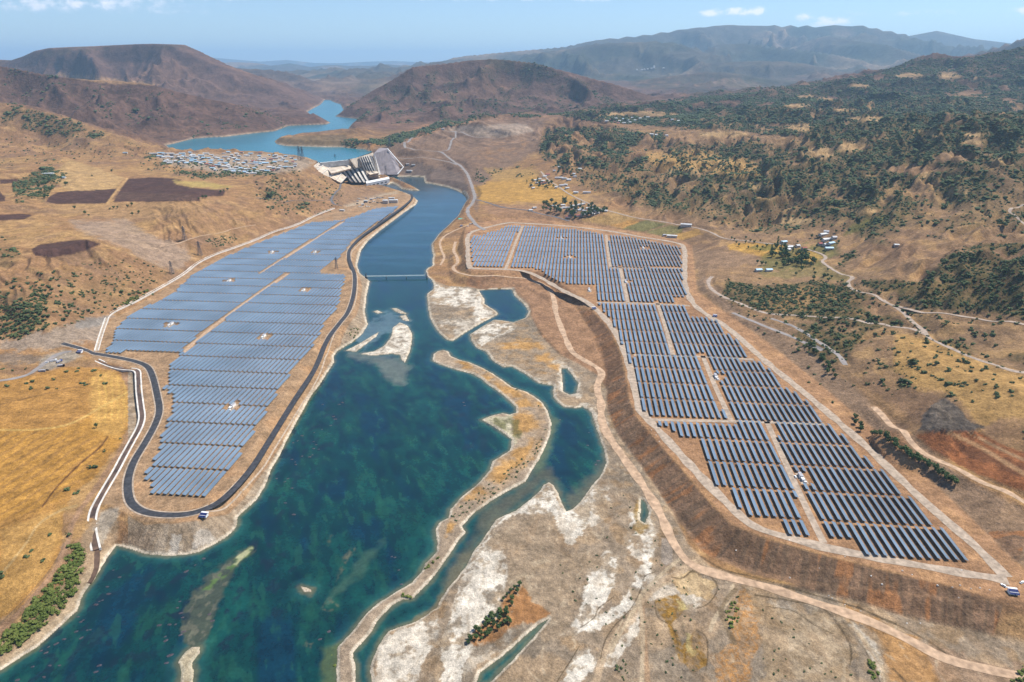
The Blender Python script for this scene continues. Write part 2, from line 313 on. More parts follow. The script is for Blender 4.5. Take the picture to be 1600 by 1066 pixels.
ridge([(200,92,36000),(330,89,36000),(370,93,36000),(420,97,36000),(450,94,36000),(500,99,36000),(560,97,36000),(600,95,36000),(660,97,36000),(740,99,36000),(860,99,36000)], 3500, 60, .7, sc=4)
ridge([(300,101,21000),(340,99,21000),(380,96,21000),(415,103,21000),(450,98,21000),(480,104,21000),(520,101,21000),(560,104,21000),(600,99,21000),(640,102,21000),(700,97,21000),(760,99,21000)], 1500, 60, 1, sc=2.4)
ridge([(516,155,8600),(545,133,8800),(575,125,9000),(610,118,9200),(650,104,9400),(690,98,9800)], 750, 90, 1, sc=1.2)
ridge([(536,163,5200),(560,152,5150),(590,138,5100),(625,118,5100),(645,105,5150),(660,99,5200),(687,100,5250),(725,95,5300),(775,92,5300),(800,95,5250),(825,97,5200),(875,110,5150),(925,122,5100),(975,135,5050),(1012,148,5000),(1040,156,5000)], 520, 100, 1.15, sc=.8)
ridge([(690,98,13500),(740,86,14000),(800,80,14500),(860,76,15000),(930,64,15500),(960,56,15600),(1010,54,15800),(1060,46,16000),(1100,38,16000),(1120,40,16200),(1170,35,16200),(1200,39,16200),(1235,42,16200),(1260,38,16000),(1300,43,15800),
       (1350,40,15800),(1375,42,15600),(1415,54,15500)], 2500, 180, 1.15, sc=2.6)
ridge([(1400,60,19000),(1440,49,19000),(1490,53,19000),(1530,63,19000),(1570,66,19000),(1640,75,19000)], 2400, 200, 1, sc=2.6)
ridge([(1290,56,14000),(1330,62,13000),(1390,72,12300),(1440,86,11800),(1500,92,11500)], 1500, 180, 1.1, sc=2)
ridge([(820,84,12800),(880,78,12500),(930,68,12200),(1000,66,12000),(1040,61,12000),(1070,70,11800),(1090,80,11500)], 1200, 180, 1.2, sc=1.8)
ridge([(1120,70,13000),(1180,66,12800),(1230,75,12400),(1290,82,12000),(1350,96,11500)], 1300, 180, 1.2, sc=1.9)
ridge([(900,122,9000),(975,127,8800),(1050,118,8800),(1100,112,8800),(1150,115,8800),(1200,124,8700),(1260,131,8500)], 700, 160, 1.1, sc=1.2)
ridge([(1100,98,10500),(1200,95,10300),(1262,100,10200),(1330,114,10000),(1370,120,9800)], 900, 160, 1.2, sc=1.4)
ridge([(1440,96,8800),(1487,88,8800),(1525,82,8700),(1562,70,8600),(1600,60,8500),(1700,40,8400)], 900, 200, 1, sc=1.3)
MTN = sstep(4, 30, GZ - HR0)

# terraces, riverbed, water
def clip_cone(g, P, lvl, s, reach, X, Y, s2=None, up=True, down=True):
    d = poly_sd(P, X, Y, reach); o = np.maximum(d, 0); m = d < reach
    if up: g = np.where(m, np.minimum(g, lvl + (s2 or s) * o), g)
    if down: g = np.where(m, np.maximum(g, lvl - s * o), g)
    return g, d
micro = fbm(GX, GY, 9, 3)
mlow = fbm(GX, GY, 55, 3)
GZ, sdL = clip_cone(GZ, leftP, LP, .55, 240, GX, GY, s2=.5)
GZ, sdR = clip_cone(GZ, rightP, RP, .66, 200, GX, GY, s2=.35)
terr = WzP([(752,440),(830,436),(870,460),(900,480),(925,520),(945,570),(930,585),(880,552),(850,520),(830,495),(828,478),(805,452)], 7)
GZ, sdT = clip_cone(GZ, terr, 7 + 2 * mlow, .6, 60, GX, GY, down=False)
sdF = poly_sd(flat, GX, GY, 200)
lowz = 1.5 + .9 * mlow + .25 * micro
dug = WzP([(1052,905),(1082,892),(1100,896),(1118,912),(1112,935),(1080,950),(1060,960),(1075,1000),(1070,1060),(1040,1060),(1035,1000),(1022,960),(1030,935),(1060,925)], 1)
sdD = poly_sd(dug, GX, GY, 30)
terr2 = WzP([(1180,935),(1290,950),(1330,1000),(1340,1060),(1360,1300),(1150,1300),(1130,1060),(1150,1000)], 1)
sdD2 = poly_sd(terr2, GX, GY, 30)
lowz = lowz - 1.1 * sstep(2, -3, sdD) - 1.3 * sstep(2, -3, sdD2)
fo = np.maximum(sdF + 1.5 * micro, 0)
GZ = np.where(sdF < 200, np.minimum(GZ, lowz + .66 * fo), GZ)
GZ = np.where(sdF < 0, np.maximum(GZ, lowz), GZ)
sdV = poly_sd(river, GX, GY, 180)                       # >0 on land
for P in [spit] + bars: sdV = np.maximum(sdV, -poly_sd(P, GX, GY, 180))
sdV = sdV + .8 * micro
for P in ponds: sdV = np.minimum(sdV, poly_sd(P, GX, GY, 180) + .6 * micro)
isl = (poly_sd(spit, GX, GY, 5) < 0)
GZ = np.where(isl, 1.3 + .6 * mlow, GZ)
for P in bars: GZ = np.where(poly_sd(P, GX, GY, 5) < 0, .7, GZ)
GZ = np.where((sdV > 0) & (sdV < 175), np.minimum(GZ, .25 + np.where(sdV < 3, .35, .6) * sdV), GZ)
GZ = np.where((sdV > 0) & (sdV < 175), np.maximum(GZ, .15 + .05 * np.minimum(sdV, 12)), GZ)
GZ = np.where(sdV <= 0, -np.minimum(-sdV * .5, 4) - .02, GZ)
sdK = poly_sd(lake, GX, GY, 400)
dnst = np.concatenate([WzP([(500,256),(520,253),(545,250),(561,244),(583,236),(604,228)], LZ + 6), WzP([(720,262)], 30), WzP([(700,310),(540,312)], 5), WzP([(490,285)], 50)])
dns = poly_sd(dnst, GX, GY, 10) < 0
GZ = np.where((sdK > 0) & (sdK < 160) & ~dns, np.maximum(GZ, LZ + np.minimum(.3 * sdK, 8) - .25 * np.maximum(sdK - 40, 0)), GZ)
GZ = np.where((sdK > 0) & (sdK < 398), np.minimum(GZ, LZ + 1 + .62 * sdK), GZ)
GZ = np.where(sdK <= 0, LZ - 1 - np.minimum(-sdK * .3, 15), GZ)
# ground stepping down from the reservoir's dam to the tailwater
damfoot = WzP([(585,276),(607,276),(607,290),(575,294),(566,288),(575,283)], 3)
GZ, _ = clip_cone(GZ, damfoot, 3, .6, 200, GX, GY, s2=.75, down=False)

bl_ = np.interp(proj(GX, GY, np.full_like(GX, 12.0))[0], [526, 534, 545, 556, 562, 568], [300, 286.5, 288, 292.5, 293, 291]); dn_, fw_ = rayc(0, bl_)[1:]
pxx = proj(GX, GY, np.full_like(GX, 12.0))[0]; mv = (pxx > 530) & (pxx < 569) & (GY > 2150) & (GY < 2600) & (sdV > 0)
GZ = np.where(mv, np.minimum(GZ, np.maximum(CAM_H - GY * dn_ / fw_, 1)), GZ)
# erosion rills down the terrace embankments
for P_, sd_, am in ((rightP, sdR, 1.0), (leftP, sdL, .6)):
    Q_ = resample(np.vstack([P_, P_[:1]]), 12); L_ = np.concatenate([[0], np.cumsum(np.hypot(*(Q_[1:] - Q_[:-1]).T))]); s_ = line_d(Q_, GX, GY, 45, L_)[1]
    w_ = sstep(1, 6, sd_) * (1 - sstep(20, 34, sd_)) * (sdV > 2); GZ += am * w_ * (1.3 * np.abs(perlin(s_ / 9, sd_ / 50)) + .8 * np.abs(perlin(s_ / 3.6 + 9, sd_ / 30)) - .55)
tr1 = WzP([(1428,684),(1480,675),(1525,676),(1620,716),(1700,752),(1700,812),(1600,776),(1525,744),(1470,712)], 32)
dt = poly_sd(tr1, GX, GY, 30); GZ = np.where(dt < 28, np.maximum(GZ, np.maximum(22, GZ * 0 + 31 + 1.5 * np.sin(dt * .25)) - .95 * np.maximum(dt, 0)), GZ)
gm = WzP([(1440,662),(1460,632),(1478,624),(1500,640),(1515,656),(1530,666),(1480,672)], 50); dg = poly_sd(gm, GX, GY, 40)
GZ = np.where(dg < 38, np.maximum(GZ, 47 + 5 * ridged(GX, GY, 16, 2) - .8 * np.maximum(dg, 0)), GZ)
# footprint of the dam cut into the valley side
dc = [(503,262,76),(512,272,60),(522,285,38),(534,293,20),(556,297,3),(600,288,1),(596,272,6),(583,262,30),(566,258,48),(549,256,62),(520,256,74)]
dcw = np.array([[*Wz(a, b, c), c] for a, b, c in dc]); sdC = poly_sd(dcw[:, :2], GX, GY, 60)
mC = sdC < 50; xx, yy2 = GX[mC], GY[mC]; num = 0; den = 0
for a, b_, c in dcw: w_ = 1 / ((xx - a) ** 2 + (yy2 - b_) ** 2 + 25) ** 1.5; num = num + w_ * c; den = den + w_
GZ[mC] = np.where(sdC[mC] < 0, np.minimum(GZ[mC], num / den - 9), np.minimum(GZ[mC], num / den - 9 + sdC[mC] * .6))

def gidx(X, Y):
    X = np.asarray(X, float); Y = np.asarray(Y, float)
    fr = np.interp(Y, YR, np.arange(NR)); fc = (X / Y - UC[0]) / (UC[1] - UC[0])
    return np.clip(fr, 0, NR - 1.001), np.clip(fc, 0, NC - 1.001)
def ground(X, Y, F=None):
    F = GZ if F is None else F
    fr, fc = gidx(X, Y); r = fr.astype(int); c = fc.astype(int); a = fr - r; b = fc - c
    return (F[r, c] * (1 - b) + F[r, c + 1] * b) * (1 - a) + (F[r + 1, c] * (1 - b) + F[r + 1, c + 1] * b) * a
def hit(px, py, zmin=0.0):
    """the point of the ground seen at a pixel of the photograph"""
    px = np.atleast_1d(np.asarray(px, float)); py = np.atleast_1d(np.asarray(py, float))
    xr, dn, fw = rayc(px, py); uu = xr / fw; sl = dn / fw
    fc = np.clip((uu - UC[0]) / (UC[1] - UC[0]), 0, NC - 1.001); c = fc.astype(int); b = fc - c
    out = np.zeros((len(px), 3))
    for k in range(len(px)):
        zc = GZ[:, c[k]] * (1 - b[k]) + GZ[:, c[k] + 1] * b[k]
        dlt = np.maximum(zc, zmin) - (CAM_H - YR * sl[k]); w = np.nonzero(dlt > 0)[0]
        i = w[0] if len(w) else NR - 1
        i = max(i, 1); t = dlt[i - 1] / (dlt[i - 1] - dlt[i] + 1e-9); t = min(max(t, 0), 1)
        y = YR[i - 1] + t * (YR[i] - YR[i - 1]); out[k] = (uu[k] * y, y, zc[i - 1] + t * (zc[i] - zc[i - 1]))
    return out
# ---------------------------------------------------------------- roads: (kind, half width m, points) cut into the relief
ROADS = [
 ('asphalt_road', 3.6, [(100,547),(120,549),(150,553),(190,560),(215,566),(231,574),(239,590),(245,615),(249,640),(243,662),(228,690),(210,720),(201,745),(200,768),(206,787),(226,800),(262,805),(300,802),(334,789),(364,765),(396,727),(426,680),(462,622),
   (492,576),(511,532),(530,506),(543,489),(551,467),(554,448),(554,429),(549,415),(545,402),(547,389),(562,372),(580,358),(600,344),(620,330),(637,317),(644,309),(641,303),(630,300)], LP, 'black asphalt road looping round the left-bank solar field'),
 ('dirt_road', 5.2, [(1575,908),(1540,901),(1500,895),(1400,877),(1300,858),(1250,845),(1180,823),(1140,790),(1100,750),(1060,707),(1027,670),(1002,642),(992,610),(985,577),(975,547),(960,517),(940,492),(915,471),(880,454),(845,434),(820,424),(790,421),(745,420),(734,417),(731,400),(731,385),(731,371),(742,361),(790,349),(815,349),
   (880,353),(950,361),(1000,370),(1058,380),(1069,390),(1070,410),(1070,440),(1076,462),(1092,483),(1140,515),(1200,568),(1270,625),(1350,695),(1440,780),(1520,850),(1572,902)], RP, 'pale gravel perimeter road around the right-bank solar field'),
 ('haul_road', 4.6, [(838,440),(858,452),(866,470),(869,490),(880,520),(891,545),(900,555),(918,566),(935,576),(940,586),(934,600),(934,614),(939,628),(940,655),(950,680),(972,712),(1000,752),(1030,800),(1052,848),(1080,882),(1130,900),(1200,918),(1280,944),(1350,968),(1420,1000),(1480,1030),(1560,1050),(1660,1068)], None, 'sandy haul road along the foot of the right-bank embankment'),
 ('haul_road', 3.5, [(712,378),(709,392),(713,400),(715,410),(708,420),(722,428),(745,432),(800,434),(826,437),(845,446)], None, 'orange sandy bench road below the upper terrace edge'),
 ('haul_road', 2.6, [(735,351),(700,366),(688,378),(690,392),(694,402),(688,415)], None, 'narrow grey track above the white river bank'),
 ('gravel_road', 5.0, [(655,214),(640,219),(632,225),(640,231),(652,235),(670,236),(688,238),(700,246),(712,255),(722,262),(731,274),(737,290),(742,308),(738,318),(731,327),(733,338),(742,350),(758,360)], None, 'pale gravel road dropping from the dam spoil ground to the river'),
 ('gravel_road', 4.0, [(620,247),(650,247),(680,249),(700,253),(714,258)], None, 'grey gravel track crossing the spoil ground below the dam'),
 ('gravel_road', 4.0, [(690,237),(703,229),(712,212),(708,206),(692,203)], None, 'gravel track climbing to the white shed on the spoil ground'),
 ('gravel_road', 3.6, [(710,205),(728,210),(745,215),(790,214)], None, 'pale gravel track along the grey spoil terrace'),
 ('village_road', 4.0, [(742,312),(762,317),(790,325),(830,330),(862,338),(890,346)], None, 'dark asphalt road running behind the upper solar blocks'),
 ('village_road', 3.2, [(845,268),(857,282),(870,290),(900,309),(935,325),(967,334),(990,340),(1030,346),(1062,352),(1090,357),(1112,364),(1132,373),(1170,377),(1200,381),(1240,384),(1262,390),(1285,398),(1290,404),(1285,409),(1296,418),(1312,428),(1332,433),(1325,442),(1331,452),(1350,459),(1376,466),(1412,482),(1450,490),(1525,497),(1600,507),(1680,517)], None, 'pale valley road linking the villages on the right bank'),
 ('village_road', 3.4, [(1380,468),(1395,478),(1420,497),(1440,513),(1457,531),(1500,551),(1550,569),(1600,582),(1690,600)], None, 'pale road branching down past the dry golden field'),
 ('village_road', 3.6, [(1113,432),(1107,440),(1112,452),(1137,467),(1165,478),(1200,490),(1245,493),(1287,496),(1350,503),(1412,512),(1448,524)], None, 'pale road curving out of the stream valley'),
 ('gravel_road', 3.6, [(1145,489),(1170,500),(1200,512),(1245,530),(1285,548)], None, 'grey stream bank road beside the solar terrace'),
 ('gravel_road', 3.6, [(1205,498),(1235,508),(1262,523),(1285,538),(1310,555),(1321,571)], None, 'grey gravel track ending above the stream trees'),
 ('gravel_road', 3.6, [(1365,636),(1380,650),(1400,670),(1425,690),(1480,725),(1540,757),(1600,786),(1690,830)], None, 'grey road below the orange clay terraces'),
 ('gravel_road', 4.0, [(-60,600),(0,595),(40,587),(60,575),(80,560),(95,552),(112,549)], None, 'grey road coming in past the parked trucks'),
 ('village_road', 3.4, [(545,271),(537,284),(532,290),(525,300),(518,311),(522,319),(534,322)], None, 'dark asphalt hairpin road below the dam abutment'),
 ('haul_road', 2.6, [(400,352),(365,358),(330,365),(308,372),(288,378),(250,387)], None, 'thin pale track cutting across the left gullied slope'),
 ('haul_road', 3.0, [(400,308),(430,311),(470,313),(500,314),(518,312)], None, 'pale dirt track joining the hairpin road'),
 ('village_road', 2.6, [(1600,318),(1578,328),(1590,342),(1610,356)], None, 'pale hairpin track on the wooded hillside'),
]
road_w = []
for kind, hw, pts, lvl, lab in ROADS:
    if lvl is None: p = hit([a for a, b in pts], [b for a, b in pts])
    else:
        a = WzP(pts, lvl); p = np.concatenate([a, np.full((len(a), 1), float(lvl))], 1)
    D = np.median(p[:, 1]); st = 4 if D < 1300 else 8
    q = resample(p, st)
    if lvl is None:
        z = ground(q[:, 0], q[:, 1]); k = max(3, int(36 / st)) | 1
        zp = np.pad(z, k, mode='edge'); ker = np.hanning(k + 2)[1:-1]; ker /= ker.sum()
        z = np.convolve(zp, ker, 'same')[k:-k]
        q[:, 2] = np.maximum(z, .9)
        reach = 25 + hw; y0, y1 = q[:, 1].min() - reach, q[:, 1].max() + reach
        sl = slice(max(0, np.searchsorted(YR, y0)), np.searchsorted(YR, y1) + 1)
        d, v = line_d(q[:, :2], GX[sl], GY[sl], reach, q[:, 2]); g = GZ[sl]; o = np.maximum(d - hw - 1.5 - .002 * GY[sl], 0); m = (d < reach) & (sdV[sl] > 1)
        g[m] = np.clip(g[m], (v - .6 * o)[m], (v + .8 * o)[m])
    road_w.append((kind, hw, q, lab))

# ---------------------------------------------------------------- what the ground is made of: one albedo per vertex
PX, PY = proj(GX, GY, GZ)
PX = PX.astype(np.float32); PY = PY.astype(np.float32)
nA = fbm(GX, GY, 160, 4); nB = fbm(GX + 500, GY, 38, 4); nC = fbm(GX, GY + 777, 700, 4); nD = fbm(GX, GY, 12, 3); nE = fbm(GX + 50, GY, 3.5, 2) * sstep(1500, 700, GY)
gy_, gx_ = np.gradient(GZ); slope = np.abs(gy_) / np.gradient(YR)[:, None] + np.abs(gx_) / ((UC[1] - UC[0]) * YR[:, None])
del gy_, gx_
def C(r, g, b): return np.array((r, g, b), np.float32)
ALB = np.empty(GX.shape + (3,), np.float32)
def mixin(m, c):
    global ALB
    m = np.clip(m, 0, 1)[..., None].astype(np.float32); ALB *= (1 - m); ALB += m * np.asarray(c, np.float32)
ALB[:] = C(.33, .20, .115)
mixin(sstep(-.15, .35, nA), C(.40, .255, .13))
mixin(sstep(.0, .4, nB) * .6, C(.27, .165, .105))
mixin(sstep(.25, .7, slope) * .6, C(.255, .16, .11))
mixin(sstep(.02, .3, fbm(GX - 300, GY, 90, 4)) * .55, C(.215, .145, .115)); mixin(sstep(.1, .35, fbm(GX - 900, GY * 1.3, 55, 4)) * .5, C(.46, .30, .16))
# right bank: greyer, redder soils
rt = sstep(.12, .3, GX / GY) * sstep(560, 700, GY)
mixin(rt * .7, C(.27, .185, .13)); mixin(rt * sstep(.05, .3, nB) * .6, C(.42, .27, .14)); mixin(rt * sstep(.05, .35, -nA) * .55, C(.21, .135, .10))
# mountains
far = np.maximum(MTN, sstep(3000, 4200, GY))
mixin(far, C(.155, .100, .092))
mixin(far * sstep(.0, .35, nC) * .6, C(.27, .165, .12)); mixin(far * sstep(.0, .3, nB) * .5, C(.13, .085, .08)); mixin(far * sstep(.35, .9, slope) * .5, C(.125, .082, .08))
def zone(poly, c, soft=1.5, amt=1.0, edge=2.0, mod=None):
    """paint a patch of ground; outline in the photograph's pixels where it is seen"""
    P = np.array(poly, float); reach = soft * 2 + edge * 3 + 2
    x0, y0 = P.min(0) - reach; x1, y1 = P.max(0) + reach
    cm = (PY.min(1) < y1) & (PY.max(1) > y0); r = np.nonzero(cm)[0]
    if not len(r): return
    sl = slice(r[0], r[-1] + 1)
    d = poly_sd(P, PX[sl], PY[sl], reach) + edge * 2.6 * nB[sl] + edge * nD[sl] * 1.5 + edge * .9 * nE[sl]
    m = 1 - sstep(-soft, soft, d); m[d >= reach * .98] = 0
    m *= amt
    if mod is not None: m = m * mod[sl]
    s = ALB[sl]; mm = m[..., None].astype(np.float32); s *= (1 - mm); s += mm * (c[sl] if getattr(c, 'ndim', 1) == 3 else np.asarray(c, np.float32))
def strip(line, w, c, amt=1.0, soft=1.0):
    P = resample(np.array(line, float), 6)
    r = np.nonzero((PY.min(1) < P[:, 1].max() + w * 3) & (PY.max(1) > P[:, 1].min() - w * 3))[0]
    if not len(r): return
    sl = slice(r[0], r[-1] + 1)
    d, _ = line_d(P, PX[sl], PY[sl], w * 3 + 3)
    m = (1 - sstep(w * .5 - soft * .5, w * .5 + soft, d + nD[sl] * soft)) * amt
    s = ALB[sl]; mm = m[..., None].astype(np.float32); s *= (1 - mm); s += mm * np.asarray(c, np.float32)
GRN = C(.045, .062, .035); DGR = C(.028, .042, .028)
mixin(sstep(7500, 11000, GY) * .75, C(.07, .08, .07)); mixin(sstep(7000, 9000, GY) * sstep(.0, .3, fbm(GX, GY, 2600, 4)) * .8, C(.05, .065, .05)); mixin(sstep(7000, 9000, GY) * sstep(.1, .35, fbm(GX + 5000, GY, 1900, 4)) * .7, C(.30, .22, .17))
zone_later = 1
# green cover on hillsides (bush and scrub seen from afar as one tone); veg is reused to scatter shrubs
VEG = np.zeros(GX.shape, np.float32)
nV = fbm(GX * 1.0, GY * .62, 75, 4) + .45 * fbm(GX, GY, 330, 3) + .35 * (.5 - ridged(GX + wx, GY * .8 + wy, 330, 3))
def veg(poly, dens, soft=10, edge=6, thr=0.0, wd=.22):
    P = np.array(poly, float); reach = soft + edge * 2 + 4
    r = np.nonzero((PY.min(1) < P[:, 1].max() + reach) & (PY.max(1) > P[:, 1].min() - reach))[0]
    if not len(r): return
    sl = slice(r[0], r[-1] + 1)
    d = poly_sd(P, PX[sl], PY[sl], reach) + edge * nA[sl] * 2
    m = (1 - sstep(-soft, soft * .3, d)) * dens * (1 - sstep(thr - wd, thr + wd, -nV[sl] ))
    m[d >= reach * .98] = 0
    VEG[sl] = np.maximum(VEG[sl], m)
# thr: higher = fuller cover
veg([(855,180),(900,172),(1040,157),(1130,146),(1200,140),(1262,130),(1325,121),(1375,109),(1400,99),(1425,92),(1462,88),(1517,90),(1550,81),(1600,72),(1700,50),(1700,240),(1500,265),(1330,262),(1250,215),(1150,205),(1050,200),(950,192)], 1, 4, 3, .25)
veg([(1180,215),(1320,250),(1500,255),(1700,235),(1700,300),(1450,330),(1330,335),(1180,300),(1080,290),(1000,262),(1040,230)], .97, 14, 6, .1)
veg([(950,262),(1080,280),(1180,300),(1330,325),(1480,322),(1480,345),(1400,365),(1290,345),(1210,330),(1150,345),(1100,340),(1010,325),(940,300)], .9, 14, 6, .0)
veg([(850,200),(940,196),(1040,205),(1040,240),(985,262),(940,268),(860,262),(840,238)], .95, 8, 4, .1)
veg([(545,222),(600,215),(640,205),(690,190),(740,178),(830,178),(850,183),(760,184),(700,200),(640,218),(610,232),(560,226)], .95, 5, 3, .3)
veg([(530,222),(552,215),(566,221),(555,233),(536,228)], .9, 3, 2, .3)
veg([(1330,445),(1360,432),(1440,440),(1480,400),(1520,384),(1700,370),(1700,520),(1560,492),(1440,485),(1380,462)], .97, 8, 4, .12)
veg([(1190,445),(1280,430),(1350,450),(1385,480),(1420,508),(1360,520),(1330,560),(1300,540),(1285,510),(1220,495),(1120,470),(1130,430)], .9, 10, 6, .06)
veg([(1395,572),(1430,566),(1440,590),(1480,592),(1548,602),(1545,610),(1470,625),(1450,612),(1400,605)], .9, 3, 3, .15)
veg([(1380,560),(1400,556),(1430,562),(1425,590),(1388,590),(1370,580)], .9, 3, 3, .05)
veg([(1440,555),(1600,575),(1700,590),(1700,530),(1560,510),(1470,530)], .5, 6, 5, -.15)
veg([(1565,650),(1700,655),(1700,720),(1590,700),(1520,672)], .8, 5, 4, .05)
veg([(0,160),(60,172),(110,185),(180,212),(260,236),(180,222),(90,214),(0,196)], .6, 5, 4, -.02)
veg([(15,280),(70,262),(110,268),(90,290),(70,318),(25,318)], .85, 4, 4, .1)
veg([(0,370),(30,350),(30,420),(0,420)], .35, 5, 5, -.15)
veg([(0,455),(70,430),(70,500),(40,525),(0,535)], .35, 8, 6, -.15)
veg([(230,238),(290,252),(460,272),(330,282),(260,268),(220,252)], .6, 4, 3, -.05)
veg([(440,262),(525,285),(540,325),(450,330),(400,315),(420,280)], .4, 8, 4, -.12)
veg([(735,92),(830,92),(900,125),(800,120),(780,112)], .9, 6, 3, .12)
veg([(536,160),(640,110),(830,100),(1010,150),(1000,165),(850,178),(640,196),(560,190)], .55, 6, 4, -.15)
veg([(840,95),(930,70),(1060,60),(1100,76),(1000,92),(900,104),(780,96)], .9, 6, 3, .3)
veg([(960,122),(1100,112),(1200,120),(1280,128),(1200,142),(1100,152),(1000,140)], .9, 6, 3, .15)
veg([(690,98),(800,82),(900,78),(860,110),(760,96)], .9, 6, 3, .3)
veg([(1000,95),(1200,92),(1330,110),(1240,128),(1000,110)], .5, 6, 3, -.05)
veg([(1440,97),(1520,80),(1600,60),(1650,60),(1600,74),(1480,90)], .9, 4, 3, .3)
veg([(0,105),(60,112),(120,125),(60,122),(0,118)], .8, 4, 3, .1)
veg([(0,90),(100,74),(280,70),(300,76),(180,78),(60,90),(0,98)], .7, 3, 2, .1)
veg([(150,125),(400,165),(480,200),(300,215),(120,175),(0,150),(0,112)], .35, 8, 6, -.2)
veg([(1290,345),(1400,335),(1560,325),(1700,310),(1700,385),(1560,372),(1420,392),(1330,372)], .5, 8, 6, -.1)
veg([(1320,395),(1400,400),(1380,430),(1330,440),(1300,425)], .6, 6, 4, -.02)
veg([(1240,500),(1330,505),(1330,570),(1290,575),(1240,540)], .6, 6, 5, .0)
veg([(740,262),(860,258),(850,275),(760,290),(740,285)], .4, 5, 4, -.1)
veg([(30,440),(260,430),(250,460),(150,500),(0,530)], .25, 10, 6, -.25)
veg([(880,225),(1250,215),(1700,230),(1700,370),(1330,350),(1200,372),(1000,325),(900,290)], .34, 10, 6, .45)
veg([(1180,430),(1700,430),(1700,680),(1560,650),(1340,620),(1230,540),(1120,470)], .16, 10, 6, .4)
VEG *= (sdK > 3) * (sdV > 2)
# patches that stay open inside the wood
def bare(pts, s=1.0):
    for (x, y, w, h) in pts:
        a = ((PX - x) / w) ** 2 + ((PY - y) / h) ** 2 + nB * 1.8
        VEG[...] = VEG * sstep(.5, 1.3, a)
bare([(1420,118,24,4),(1483,118,18,6),(1342,134,18,3),(1260,151,14,2.4),(1290,155,14,2.4),(1325,152,8,2),(1245,165,20,4),(1318,172,16,3),(1525,122,10,2),(1558,119,12,2),(1515,145,20,6),(1575,157,14,4),(1462,209,14,4),
      (1522,211,16,3.5),(1520,222,16,3),(1330,230,30,8),(1280,240,28,9),(1130,210,40,5),(1250,200,20,6),(1360,186,30,4),(1220,196,20,3),(1000,178,60,4),(1010,236,30,10),(1490,245,40,8),(1430,265,40,8),(1020,180,24,3),(1140,160,24,3)])
vt = VEG * sstep(900, 2600, GY) * .6
mixin(vt, DGR + (GRN - DGR) * .6)
mixin(sstep(.05, .7, VEG) * (1 - sstep(1200, 3000, GY)) * (.45 + .4 * sstep(-.2, .2, nD)), C(.085, .088, .045))

for (x, y, w, h) in [(1420,118,24,4),(1483,118,18,6),(1342,134,18,3),(1260,151,14,2.4),(1290,155,14,2.4),(1245,165,20,4),(1318,172,16,3),(1525,122,10,2),(1462,209,14,4),(1522,211,16,3.5),(1520,222,16,3),(1330,230,30,8),(1280,240,28,9),(1130,210,40,5),(1250,200,20,6),(1360,186,30,4),(1000,178,60,4),(960,185,40,3),(1130,258,40,8),(1070,268,30,6),(1180,290,30,5),(1500,300,20,8),(1240,345,30,6),(1350,330,20,5),(1450,275,16,5),(1560,250,16,5)]:
    zone([(x + w * math.cos(a), y + h * math.sin(a)) for a in np.linspace(0, 6.28, 11)[:-1]], C(.47, .33, .19), 1.5, .75, 1.5)
zone([(-150,85),(0,104),(230,130),(400,165),(520,190),(400,209),(262,231),(180,209),(100,181),(0,159),(-150,130)], C(.150, .096, .088), 3, .85, 2)
zone([(85,115),(140,119),(230,129),(255,134),(160,130),(100,121)], C(.42,.27,.16), 1, .8, .6)
zone([(-150,85),(0,104),(230,130),(400,165),(520,190),(400,209),(262,231),(100,181),(0,159)], C(.085, .06, .058), 3, .7, 2, mod=sstep(.05, .3, nB + .4 * nA))
# left bank
G_ = C(.46, .255, .075); G2 = C(.40, .225, .085); G3 = C(.52, .32, .12)
zone([(0,596),(40,590),(95,575),(150,572),(190,583),(204,605),(207,655),(190,690),(168,720),(140,750),(110,775),(100,800),(97,860),(70,910),(40,945),(-80,1010),(-150,1000),(-150,600)], G2, 2, 1, 2)
zone([(0,668),(60,671),(105,668),(150,640),(205,612),(205,655),(185,690),(140,745),(60,800),(0,815),(-80,830),(-80,670)], G_, 5, .85, 4)
zone([(145,580),(180,580),(203,600),(205,650),(190,685),(145,672),(140,620)], G3, 4, .7, 3)
st = np.sin((PX * .55 + PY * .84) * .55 + nB * 4) * .5 + .5
zone([(0,675),(100,672),(170,690),(140,745),(60,800),(0,815)], C(.27,.16,.075), 4, .55, 3, mod=sstep(.55, .95, st))
st2 = np.sin(PX * .62 + nB * 3) * .5 + .5
zone([(145,582),(200,590),(203,650),(150,665)], C(.60,.39,.13), 4, .55, 3, mod=sstep(.6, .95, st2))
zone([(0,830),(60,805),(100,790),(97,850),(60,910),(0,965)], C(.44,.27,.11), 5, .8, 4)
strip([(66,792),(90,760),(125,725),(155,700),(168,683)], 2.2, C(.14,.075,.04))
strip([(0,672),(60,671),(110,662),(160,635),(205,610)], 2, C(.58,.40,.16), .8)
strip([(0,632),(60,618),(140,600)], 1, C(.2,.12,.06), .8)
strip([(60,1000),(0,975),(40,940),(85,890),(105,850)], 1, C(.3,.2,.14), .0)
strip([(-30,1005),(0,985),(45,940),(85,890),(105,850),(112,820),(125,798),(150,762),(180,718),(207,672),(208,640),(205,610),(195,590)], 7, C(.33,.215,.155), .9, 3)
strip([(0,975),(45,930),(82,885),(100,850)], 2, C(.17,.13,.11), .6)
strip([(0,900),(40,850),(60,820),(90,800),(120,790)], 3, C(.52,.37,.2), .7, 1)
zone([(-40,1030),(0,1000),(60,960),(110,900),(125,850),(150,800),(185,790),(180,853),(165,880),(130,935),(60,1010),(0,1048),(-60,1090)], C(.31,.235,.175), 4, .9, 3)
zone([(-30,1060),(40,1005),(108,945),(128,900),(160,860),(181,853),(150,905),(130,935),(60,1012),(0,1050)], C(.45,.36,.27), 3, .7, 2)
